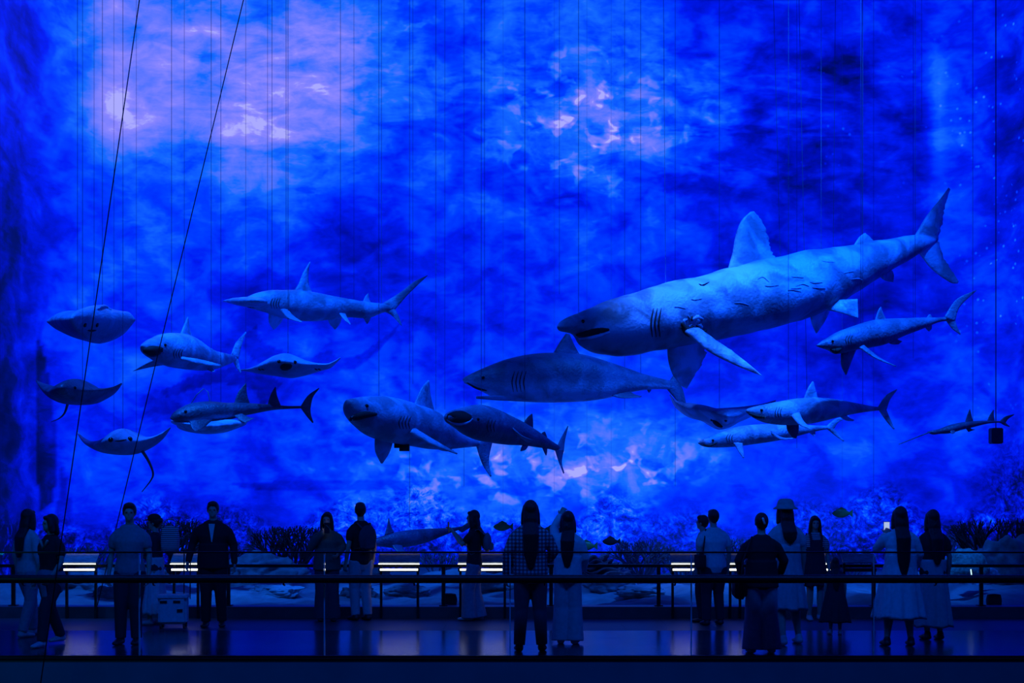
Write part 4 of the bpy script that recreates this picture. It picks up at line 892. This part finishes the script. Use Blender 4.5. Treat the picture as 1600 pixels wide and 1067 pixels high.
def person(px, fy, hy, yaw, label, top=WHITE, bottom=DENIM, kind='trousers', sleeve='short', hair='long', shoe=SHOE_B, arms=None, feet=None, head=(0, 0), build=1.0, hem=.0, skirt_z=.12, curl=.45, hairlen=.30, extra=None, shoulders=1.0, group=None, jac=False, lean=0.0):
    d = footd(fy); H = (fy-hy)*d/F*.985; base = Vector(((px-800)*d/F, d, 0))
    t = thing('person', label, 'person', base, PI+math.radians(yaw))
    V = lambda x, y, z: Vector((x*H, y*H, z*H))
    SH = .090*shoulders; sh = {s: V(s*SH, lean, .790) for s in (-1, 1)}
    # arms: elbow and wrist for (left -1, right +1) in body units
    dflt = {s: ((s*(SH+.035), -.01+lean, .635), (s*(SH+.040), .03+lean, .49)) for s in (-1, 1)}
    if arms: dflt.update(arms)
    ft = {s: (s*.05, 0.0) for s in (-1, 1)}
    if feet: ft.update(feet)
    hipc = V(0, 0, .52); B = build
    joints = {}
    for s in (-1, 1):
        hp = V(s*.048, 0, .50); an = V(ft[s][0], ft[s][1]-.01, .045 if len(ft[s]) < 3 else ft[s][2]); kn = (hp+an)/2+V(0, .022+abs(ft[s][1])*.12, .005); joints[s] = (hp, kn, an)
    def torso(bm, g, lo=.49, hi=.835, wide=1.0):
        prof = [(.47, .080, .055), (.51, .094*B, .066*B), (.55, .090*B, .062*B), (.61, .076*B, .054*B), (.67, .082*B, .058*B), (.73, .094*B*shoulders, .062*B), (.775, .093*shoulders, .056), (.808, .066*shoulders, .043), (.835, .040, .034)]
        pr = [p for p in prof if lo-.001 <= p[0] <= hi+.001]
        tube(bm, [V(0, lean*max(0, (z-.5)/.3), z) for z, a, b in pr], [((a+g)*H*wide, (b+g)*H*wide) for z, a, b in pr], 20)
    # ---- body (skin), one surface
    bm = bmesh.new(); torso(bm, 0)
    tube(bm, [V(0, lean-.004, .81), V(0, lean+.002, .84), V(0, lean+.008, .885)], [.034*H, .029*H, .030*H], 12)
    hc = V(0, lean+.012, .933); RM = Matrix.Rotation(math.radians(head[0]), 4, 'Z') @ Matrix.Rotation(math.radians(head[1]), 4, 'X')
    hb = bmesh.new()
    ellipsoid(hb, V(0, -.004, .006), V(.042, .052, .058), 16); ellipsoid(hb, V(0, .018, -.026), V(.031, .034, .036), 14)
    ellipsoid(hb, V(0, .051, -.006), V(.0065, .011, .012), 8); ellipsoid(hb, V(0, .047, .010), V(.026, .008, .007), 8); ellipsoid(hb, V(0, .046, -.028), V(.013, .007, .0045), 8)
    ellipsoid(hb, V(0, .040, -.046), V(.013, .011, .010), 8)
    for s in (-1, 1): ellipsoid(hb, V(s*.043, -.004, -.004), V(.006, .011, .016), 8)
    bmesh.ops.transform(hb, matrix=Matrix.Translation(hc) @ RM, verts=hb.verts[:]); tmp = bpy.data.meshes.new('h'); hb.to_mesh(tmp); hb.free(); bm.from_mesh(tmp); bpy.data.meshes.remove(tmp)
    A = {}
    for s in (-1, 1):
        e, w_ = V(*dflt[s][0]), V(*dflt[s][1]); S = sh[s]; A[s] = (S, e, w_)
        tube(bm, [S+V(-s*.02, 0, 0), S.lerp(e, .25), S.lerp(e, .6), e, e.lerp(w_, .3), e.lerp(w_, .7), w_], [.027*H*B, .028*H*B, .024*H*B, .020*H, .021*H, .016*H, .0135*H], 12)
        dr = (w_-e).normalized(); pn = V(-s*1, .25, 0) if dr.z < -.4 else V(-s*.35, .9, .1)
        hand(bm, w_, dr, pn, s if dr.z < -.4 else -s, H, curl)
        hp, kn, an = joints[s]
        tube(bm, [hp, hp.lerp(kn, .3), hp.lerp(kn, .7), kn, kn.lerp(an, .3), kn.lerp(an, .65), an], [.052*H*B, .051*H*B, .040*H*B, .033*H, .035*H*B, .026*H, .020*H], 14)
        tube(bm, [an+V(0, -.012, -.018), an+V(s*.004, .03, -.024), an+V(s*.008, .075, -.031)], [(.021*H, .018*H), (.024*H, .017*H), (.022*H, .012*H)], 10)
    skin_o = link_mesh('body', fused(bm, .0088*H/1.65+.0005, 1), SK, t, local=True)
    for s in (-1, 1):
        bm = bmesh.new(); ellipsoid(bm, RM @ V(s*.018, .0445, .001)+hc, V(.0065, .004, .0038), 10); obj('eye', bm, M_EYE, skin_o, local=True)
    # ---- trousers / skirt
    g = .007
    if kind in ('trousers', 'wide', 'slim'):
        bm = bmesh.new(); torso(bm, g, .47, .62); w1, w2, w3 = {'trousers': (.046, .042, .038), 'wide': (.060, .066, .074), 'slim': (.040, .034, .026)}[kind]
        for s in (-1, 1):
            hp, kn, an = joints[s]; lo = an+V(0, 0, .0 if kind != 'wide' else -.02)
            tube(bm, [hp+V(0, 0, .01), hp.lerp(kn, .35), kn, kn.lerp(lo, .5), lo], [(.060*H*B, .062*H*B), (.057*H*B, .058*H*B), (w1*H, w1*H), (w2*H, w2*H), (w3*H, w3*H)], 18, rounded=False)
        me = fused(bm, .011, 2); link_mesh('trousers', me, bottom, t, local=True)
    elif kind in ('skirt', 'dress'):
        bm = bmesh.new(); rings = []; z1 = .62 if kind == 'skirt' else .70; n = 72
        cx = (ft[-1][0]+ft[1][0])/2; cy = (ft[-1][1]+ft[1][1])/2
        for k in range(22):
            f = k/21; z = z1+(skirt_z-z1)*f; r = .084*B+(hem-.084)*max(0, (f-.1)/.9)**.8
            if f < .35: r = max(r, .096*B)
            ring = []
            for j in range(n):
                a = 2*PI*j/n; fo = 1+.07*f*math.sin(9*a+px)+.04*f*math.sin(17*a+2*px)
                ring.append(V(r*fo*math.cos(a)+cx*f*.6, r*.78*fo*math.sin(a)+cy*f*.6, z+.006*math.sin(5*a)*f))
            rings.append(ring)
        inner = [[Vector((p.x*.96, p.y*.96, p.z+.004)) for p in r_] for r_ in rings[::-1][:14]]
        skin_rings(bm, rings+inner); obj('skirt', bm, bottom, t, local=True)
    # ---- top
    bm = bmesh.new(); torso(bm, .009 if not jac else .013, .51 if kind != 'dress' else .61, .815, 1.0)
    if jac or sleeve == 'long_loose': tube(bm, [V(0, 0, .47), V(0, 0, .55), V(0, 0, .66)], [(.112*H*B, .088*H*B), (.108*H*B, .084*H*B), (.100*H*B, .078*H*B)], 22, rounded=False)
    for s in (-1, 1):
        S, e, w_ = A[s]; gg = .006 if not jac else .009
        pts = [S+V(-s*.025, 0, 0), S.lerp(e, .25), S.lerp(e, .55)]; rs = [(.030+gg)*H, (.032+gg)*H, (.031+gg)*H]
        if sleeve in ('long', 'long_loose'): pts += [e, e.lerp(w_, .5), e.lerp(w_, .88)]; q = .004 if sleeve == 'long_loose' else 0; rs += [(.025+gg+q)*H, (.020+gg+q)*H, (.017+gg+q)*H]
        if sleeve != 'none': tube(bm, pts, rs, 14)
        else: tube(bm, pts[:1]+[S], rs[:2], 12)
    link_mesh('top', fused(bm, .0105, 3), top, t, local=True)
    # ---- shoes
    for s in (-1, 1):
        hp, kn, an = joints[s]; bm = bmesh.new(); zt = an.z-.045*H
        tube(bm, [Vector((an.x, an.y-.02*H, .022*H+zt)), an+V(s*.003, .02, -.020), an+V(s*.007, .06, -.027), an+V(s*.009, .095, -.031)], [(.027*H, .022*H), (.029*H, .025*H), (.030*H, .019*H), (.025*H, .014*H)], 14)
        tube(bm, [an+V(0, -.004, -.02), an+V(0, -.006, .004)], [.028*H, .026*H], 12)
        for v in bm.verts: v.co.z = max(v.co.z, .001+zt)
        link_mesh('shoe', fused(bm, .009, 2), shoe, t, local=True)
    # ---- hair
    bm = bmesh.new(); hb = bmesh.new()
    ellipsoid(hb, V(0, -.012, .016), V(.050, .055, .060), 18)
    if hair == 'short': ellipsoid(hb, V(0, .012, .048), V(.042, .038, .026), 12); ellipsoid(hb, V(0, -.03, -.012), V(.036, .026, .036), 12)
    if hair in ('long', 'bob'):
        for s in (-1, 1): tube(hb, [V(s*.036, .008, .03), V(s*.047, .006, -.02), V(s*.05, .0, -.06 if hair == 'bob' else -.085)], [(.016*H, .024*H)]*3, 10)
        tube(hb, [V(0, -.03, .0), V(0, -.044, -.055), V(0, -.046, -.075 if hair == 'bob' else -.10)], [(.047*H, .03*H), (.05*H, .026*H), (.05*H, .024*H)], 14)
        ellipsoid(hb, V(0, .030, .044), V(.036, .022, .018), 10)
    if hair == 'bun': ellipsoid(hb, V(0, -.062, .022), V(.026, .022, .026), 12); ellipsoid(hb, V(0, -.03, -.015), V(.04, .028, .034), 12)
    bmesh.ops.transform(hb, matrix=Matrix.Translation(hc) @ RM, verts=hb.verts[:]); tmp = bpy.data.meshes.new('h'); hb.to_mesh(tmp); hb.free(); bm.from_mesh(tmp); bpy.data.meshes.remove(tmp)
    if hair == 'long':
        q = RM @ V(0, -.045, -.08)+hc; back = V(q.x/H*.6, lean-.078*B, .78); end = V(q.x/H*.4, lean-.085*B, .93-hairlen)
        tube(bm, [q, back.lerp(q, .3), back, back.lerp(end, .6), end], [(.050*H, .022*H), (.053*H, .024*H), (.054*H, .024*H), (.046*H, .020*H), (.022*H, .010*H)], 16)
    link_mesh('hair', fused(bm, .0095, 3), HAIR, t, local=True)
    info = dict(t=t, H=H, V=V, hc=hc, RM=RM, A=A, J=joints, base=base, yaw=PI+math.radians(yaw))
    info['W'] = lambda v: base+Matrix.Rotation(info['yaw'], 3, 'Z') @ v
    return info
def phone(pi, s, label, off=(0, .0, .05), lit=True):
    S, e, w_ = pi['A'][s]; dr = (w_-e).normalized(); c = w_+dr*.055*pi['H']+Vector(off)*pi['H']
    t = thing('mobile_phone', label, 'phone', pi['W'](c), pi['yaw']); bm = bmesh.new(); box(bm, (0, 0, 0), (.074, .009, .15), bev=.004); obj('case', bm, M_BLACKP, t, local=True, smooth=False)
    bm = bmesh.new(); box(bm, (0, -.0052, 0), (.066, .001, .138)); obj('screen', bm, glow_mat('phone_screen', (.5, .65, 1), .8 if lit else .03), t, local=True, smooth=False)
def backpack(pi, label, m, w=.28, h=.38, dep=.13, z=.70, y=-.115, rig=True):
    H = pi['H']; t = thing('backpack', label, 'bag', pi['W'](Vector((0, y*H, z*H-h/2))), pi['yaw']); bm = bmesh.new()
    ellipsoid(bm, (0, 0, h*.5), (w/2, dep/2, h/2), 18); box(bm, (0, 0, h*.42), (w*.85, dep*.8, h*.7), bev=.03)
    link_mesh('pack', fused(bm, .012, 3), m, t, local=True)
    bm = bmesh.new(); box(bm, (0, -dep*.5, h*.3), (w*.6, .05, h*.38), bev=.015); obj('front_pocket', bm, m, t, local=True, smooth=False)
    for s in (-1, 1):
        bm = bmesh.new(); yy = -y*H; tube(bm, [(s*.075, .03, h*.9), (s*.10, yy*.6, h*.5+(.83-z)*H), (s*.11, yy+.085, h*.5+(.79-z)*H), (s*.12, yy+.11, h*.5+(.70-z)*H), (s*.13, yy+.03, h*.5+(.60-z)*H), (s*.11, .03, h*.15)], [(.018, .005)]*6, 8); obj('strap', bm, m, t, local=True)
def shoulder_bag(pi, s, label, m, z=.50, w=.28, h=.24, dep=.10, x=.13, y=-.02):
    H = pi['H']; t = thing('shoulder_bag', label, 'bag', pi['W'](Vector((s*x*H, y*H, z*H-h/2))), pi['yaw']); bm = bmesh.new()
    box(bm, (0, 0, h*.5), (dep, w, h), bev=.035); ellipsoid(bm, (0, 0, h*.4), (dep*.62, w*.52, h*.42), 16); link_mesh('bag_body', fused(bm, .012, 3), m, t, local=True)
    bm = bmesh.new(); top = (.835-z)*H+h*.5; tube(bm, [(0, -w*.35, h*.9), (-s*.02, -w*.3, top*.6), (-s*(x-.075)*H, -y*H*.5, top), (-s*.02, w*.3, top*.6), (0, w*.35, h*.9)], [(.010, .005)]*5, 8); obj('strap', bm, m, t, local=True)

up_phone = {1: ((.125, .06, .70), (.05, .16, .79)), -1: ((-.125, .06, .70), (-.05, .16, .79))}
# 1
person(43, 994, 793, 150, 'woman in pale long top with long dark hair walking at far left edge', PALE, LDENIM, 'trousers', 'long', 'long', SHOE_W, feet={-1: (-.05, .10), 1: (.05, -.08)}, group=None)
p = person(80, 1008, 801, -28, 'woman in black V-neck walking past the left glass panel, facing the viewer', BLACK, DNAVY, 'trousers', 'short', 'bob', SHOE_W, arms={1: ((.135, -.03, .64), (.15, .02, .50)), -1: ((-.13, .02, .64), (-.11, .10, .53))}, feet={-1: (-.045, .14), 1: (.05, -.13, .06)}, head=(-25, 0), build=1.12)
bm = bmesh.new(); V = p['V']; tube(bm, [V(0, 0, .46), V(0, 0, .50), V(0, 0, .55), V(0, 0, .575)], [(.115*p['H'], .088*p['H']), (.125*p['H'], .096*p['H']), (.118*p['H'], .09*p['H']), (.10*p['H'], .076*p['H'])], 28); tube(bm, [V(-.03, .09, .53), V(-.035, .11, .46), V(-.05, .11, .38)], [(.03*p['H'], .012*p['H'])]*3, 10)
link_mesh('waist_jacket', fused(bm, .011, 2), GREYB, p['t'], local=True)
bm = bmesh.new(); tube(bm, [V(-.035, .058+.012, .80), V(0, .078, .745), V(.035, .058+.012, .80)], [.012*p['H']]*3, 8); obj('neckline', bm, SK, p['t'], local=True)
# 3
p = person(203, 1006, 783, 0, 'man in grey-blue T-shirt facing the viewer beside a glass joint', GREYB, DNAVY, 'trousers', 'short', 'short', SHOE_B, feet={-1: (-.05, .02), 1: (.06, .03)}, build=1.1, shoulders=1.12, head=(12, 0))
# 4
p = person(243, 976, 803, -95, 'woman in dark top, cap and long white skirt behind the grey-shirted man', DNAVY, WHITE, 'skirt', 'long', 'bun', SHOE_W, arms={1: ((.10, .09, .66), (.03, .16, .64)), -1: ((-.12, .07, .66), (-.03, .15, .62))}, feet={-1: (-.04, .05), 1: (.04, -.03)}, hem=.135, skirt_z=.10)
bm = bmesh.new(); ellipsoid(bm, p['V'](0, 0, .045), p['V'](.056, .062, .042), 18); tube(bm, [p['V'](0, .05, .032), p['V'](0, .088, .024)], [(.04*p['H'], .006*p['H']), (.032*p['H'], .004*p['H'])], 12)
bmesh.ops.transform(bm, matrix=Matrix.Translation(p['hc']) @ p['RM'], verts=bm.verts[:]); obj('cap', bm, BLACK, p['t'], local=True)
t = bag(266, 862, footd(976)-.1, .30, 'striped round tote held up at the chest of the woman in the cap', STRIPE, 'tote_bag', True, 0, (.85, .5, 1.15))
# 5
p = person(333, 979, 781, 6, 'man in open black jacket over white shirt with the wheeled case', BLACK, BLACK, 'trousers', 'long', 'short', SHOE_B, arms={1: ((.165, -.02, .66), (.19, .05, .52)), -1: ((-.16, -.02, .65), (-.17, .02, .50))}, build=1.15, shoulders=1.15, jac=True, feet={-1: (-.07, .0), 1: (.055, .02)})
bm = bmesh.new(); H = p['H']; V = p['V']; skin_rings(bm, [[V(-w_, .090, z), V(w_, .090, z), V(w_*.8, .072, z), V(-w_*.8, .072, z)] for z, w_ in ((.68, .003), (.74, .012), (.80, .022), (.825, .024))]); obj('shirt_front', bm, WHITE, p['t'], local=True, smooth=False)
# wheeled case
cd = footd(981); c0 = Vector(((271-800)*cd/F, cd, 0)); t = thing('wheeled_case', 'pale hard wheeled case with raised handle left of the man in the black jacket', 'suitcase', c0, .12)
bm = bmesh.new(); box(bm, (0, 0, .245), (.37, .26, .37), bev=.03)
obj('shell', bm, WHITE, t, local=True, smooth=False)
bm = bmesh.new(); box(bm, (0, 0, .42), (.40, .29, .05), bev=.012); obj('lid', bm, WHITE, t, local=True, smooth=False)
for sx in (-.11, .06): bm = bmesh.new(); box(bm, (sx, -.132, .355), (.09, .012, .035)); obj('recess', bm, M_BLACKP, t, local=True, smooth=False)
bm = bmesh.new(); box(bm, (.10, -.135, .24), (.07, .014, .04)); obj('latch', bm, M_BLACKP, t, local=True, smooth=False)
for sx in (-.15, .15):
    for sy in (-.1, .1):
        bm = bmesh.new(); bmesh.ops.create_cone(bm, cap_ends=True, segments=18, radius1=.032, radius2=.032, depth=.022); bmesh.ops.rotate(bm, verts=bm.verts[:], matrix=Matrix.Rotation(PI/2, 3, 'Y')); bmesh.ops.translate(bm, verts=bm.verts[:], vec=(sx, sy, .033)); box(bm, (sx, sy, .055), (.03, .03, .03)); obj('wheel', bm, M_BLACKP, t, local=True, smooth=False)
bm = bmesh.new(); tube(bm, [(.12, .13, .38), (.12, .15, 1.02)], [.008]*2, 8); tube(bm, [(.20, .13, .38), (.20, .15, 1.02)], [.008]*2, 8); tube(bm, [(.10, .15, 1.03), (.22, .15, 1.03)], [.016]*2, 10); obj('pull_handle', bm, M_STEEL, t, local=True)
# 6, 7
p = person(511, 970, 798, 8, 'woman in loose olive jacket holding up a phone beside the backpack man', GREEN, DENIM, 'wide', 'long_loose', 'long', SHOE_B, arms={1: ((.15, .05, .68), (.035, .11, .82)), -1: ((-.15, .0, .68), (-.10, .10, .62))}, build=1.15, head=(-10, 0), jac=True, hairlen=.26)
phone(p, 1, 'bright phone held up by the woman in the olive jacket', (0, .02, 0))
p = person(564, 969, 783, 215, 'young man in black T-shirt with backpack gazing up to the right', BLACK, PALE, 'trousers', 'short', 'short', SHOE_B, head=(-25, 12), feet={-1: (-.04, .03), 1: (.05, -.02)})
backpack(p, 'dark backpack on the young man in the black T-shirt', cloth('slate_nylon', (.05, .06, .08)))
# 8
p = person(741, 969, 795, -97, 'woman in black T-shirt and pale trousers taking a picture in profile', BLACK, LDENIM, 'wide', 'short', 'long', SHOE_W, arms={1: ((.09, .10, .69), (.03, .19, .80)), -1: ((-.09, .10, .69), (-.03, .19, .80))}, feet={-1: (-.04, .05), 1: (.04, -.03)}, hairlen=.27)
phone(p, 1, 'phone raised by the woman in profile', (-.03, .012, .01), lit=False)
backpack(p, 'small pale backpack on the woman in profile', cloth('pale_nylon', (.16, .18, .2)), .24, .28, .12, .71, -.12)
# 9
p = person(829, 1018, 779, 180, 'woman in oversized plaid shirt with long hair seen from behind at centre', PLAID, DENIM, 'trousers', 'long_loose', 'long', SHOE_B, arms={1: ((.155, .03, .66), (.12, .12, .60)), -1: ((-.15, .0, .64), (-.16, .04, .50))}, build=1.05, shoulders=1.05, jac=True, feet={-1: (-.075, 0), 1: (.075, .02)}, hairlen=.37)
# 10
p = person(887, 1006, 796, 172, 'woman in pale blouse and wide trousers raising one arm, seen from behind', WHITE, PALE, 'wide', 'long_loose', 'long', SHOE_W, arms={-1: ((-.115, .10, .87), (-.07, .15, .97)), 1: ((.13, .03, .65), (.11, .1, .55))}, hairlen=.34, head=(10, 0))
# 11
person(1099, 972, 803, 240, 'person in pale T-shirt half hidden left of the man in white', PALE, DNAVY, 'trousers', 'short', 'short', SHOE_B, build=.95)
p = person(1115, 977, 794, 192, 'man in loose white T-shirt seen from behind, weight on one leg', WHITE, DNAVY, 'trousers', 'short', 'short', SHOE_B, build=1.15, shoulders=1.15, feet={-1: (-.06, .02), 1: (.08, .06)})
shoulder_bag(p, -1, 'dark shoulder bag on the left hip of the man in the white T-shirt', BLACK, .56)
# 12
p = person(1190, 1020, 799, 180, 'woman in black sweater with clipped-up hair seen from behind', BLACK, PALE, 'wide', 'long_loose', 'bun', SHOE_W, build=1.1, shoulders=1.02, arms={-1: ((-.16, .02, .66), (-.13, .10, .56)), 1: ((.165, .02, .66), (.15, .08, .56))}, feet={-1: (-.07, 0), 1: (.07, 0)})
bm = bmesh.new(); tube(bm, [p['V'](-.006, -.087, .035), p['V'](0, -.092, .015), p['V'](.008, -.086, -.005)], [(.008*p['H'], .005*p['H'])]*3, 8); bmesh.ops.transform(bm, matrix=Matrix.Translation(p['hc']), verts=bm.verts[:]); obj('hair_clip', bm, M_TOOTH, p['t'], local=True)
shoulder_bag(p, -1, 'black shoulder bag on the hip of the woman in the black sweater', BLACK, .47, .30, .24, .14, .17, -.06)
# 13
p = person(1228, 1006, 779, 188, 'tall woman in pale bucket hat and long pale dress walking away', PALE, PALE, 'dress', 'short', 'long', SHOE_W, feet={-1: (-.045, -.06, .045), 1: (.10, .03)}, hem=.125, skirt_z=.24, hairlen=.22, build=1.05)
bm = bmesh.new(); V = p['V']; rg = []
for z, r in ((.008, .083), (.014, .084), (.030, .062), (.052, .056), (.070, .050), (.080, .036), (.083, .012)): rg.append([V(r*math.cos(a), r*1.08*math.sin(a)-.004, z) for a in np.linspace(0, 2*PI, 32, endpoint=False)])
skin_rings(bm, rg); bmesh.ops.transform(bm, matrix=Matrix.Translation(p['hc']), verts=bm.verts[:]); obj('bucket_hat', bm, cloth('hat_canvas', (.32, .33, .33)), p['t'], local=True)
# 14
p = person(1273, 969, 804, 0, 'girl in striped T-shirt and dark dungaree dress facing the viewer', STRIPE, DNAVY, 'dress', 'short', 'long', SHOE_W, hem=.14, skirt_z=.33, build=.95, hairlen=.24)
bm = bmesh.new(); box(bm, p['V'](0, .066, .715), p['V'](.12, .014, .11), bev=.008)
for s in (-1, 1): tube(bm, [p['V'](s*.05, .073, .76), p['V'](s*.052, .062, .80), p['V'](s*.052, .02, .845), p['V'](s*.05, -.045, .81), p['V'](s*.045, -.068, .70)], [(.012*p['H'], .004*p['H'])]*5, 8)
obj('dungaree_bib', bm, DNAVY, p['t'], local=True, smooth=False)
shoulder_bag(p, 1, 'small dark bag on the right side of the girl in dungarees', BLACK, .52, .2, .2, .08)
# 15
person(1305, 991, 869, 176, 'small child in dark dress with long hair seen from behind', DNAVY, DNAVY, 'dress', 'short', 'long', SHOE_W, hem=.19, skirt_z=.16, build=1.1, hairlen=.36, feet={-1: (-.06, 0), 1: (.06, 0)})
# 16, 17
p = person(1407, 1009, 789, 178, 'woman in long white dress with very long black hair holding a phone', WHITE, WHITE, 'dress', 'long_loose', 'long', SHOE_B, arms={-1: ((-.15, .07, .70), (-.07, .15, .80)), 1: ((.14, .02, .66), (.12, .08, .56))}, hem=.18, skirt_z=.20, hairlen=.42, build=1.1, feet={-1: (-.10, 0), 1: (.07, 0)})
phone(p, -1, 'glowing phone held by the woman in the long white dress', (-.01, .01, .01))
person(1458, 999, 794, 183, 'woman in black T-shirt and long pale skirt, rightmost visitor', BLACK, PALE, 'skirt', 'short', 'long', SHOE_B, hem=.15, skirt_z=.10, hairlen=.34, build=1.05)
# little lamp on the railing post at far right
t = thing('post_lamp', 'slim glowing lamp on the rightmost railing post', 'lamp', P(1519, 907, rd-.06))
bm = bmesh.new(); tube(bm, [P(1519, 906, rd-.06), P(1517, 890, rd-.06)], [.009]*2, 8); obj('tube_light', bm, glow_mat('cool_lamp', (.6, .9, 1), 1.5), t)
bm = bmesh.new(); box(bm, P(1518, 898, rd-.04), (.02, .03, .16)); obj('bracket', bm, M_BLACK, t, smooth=False)
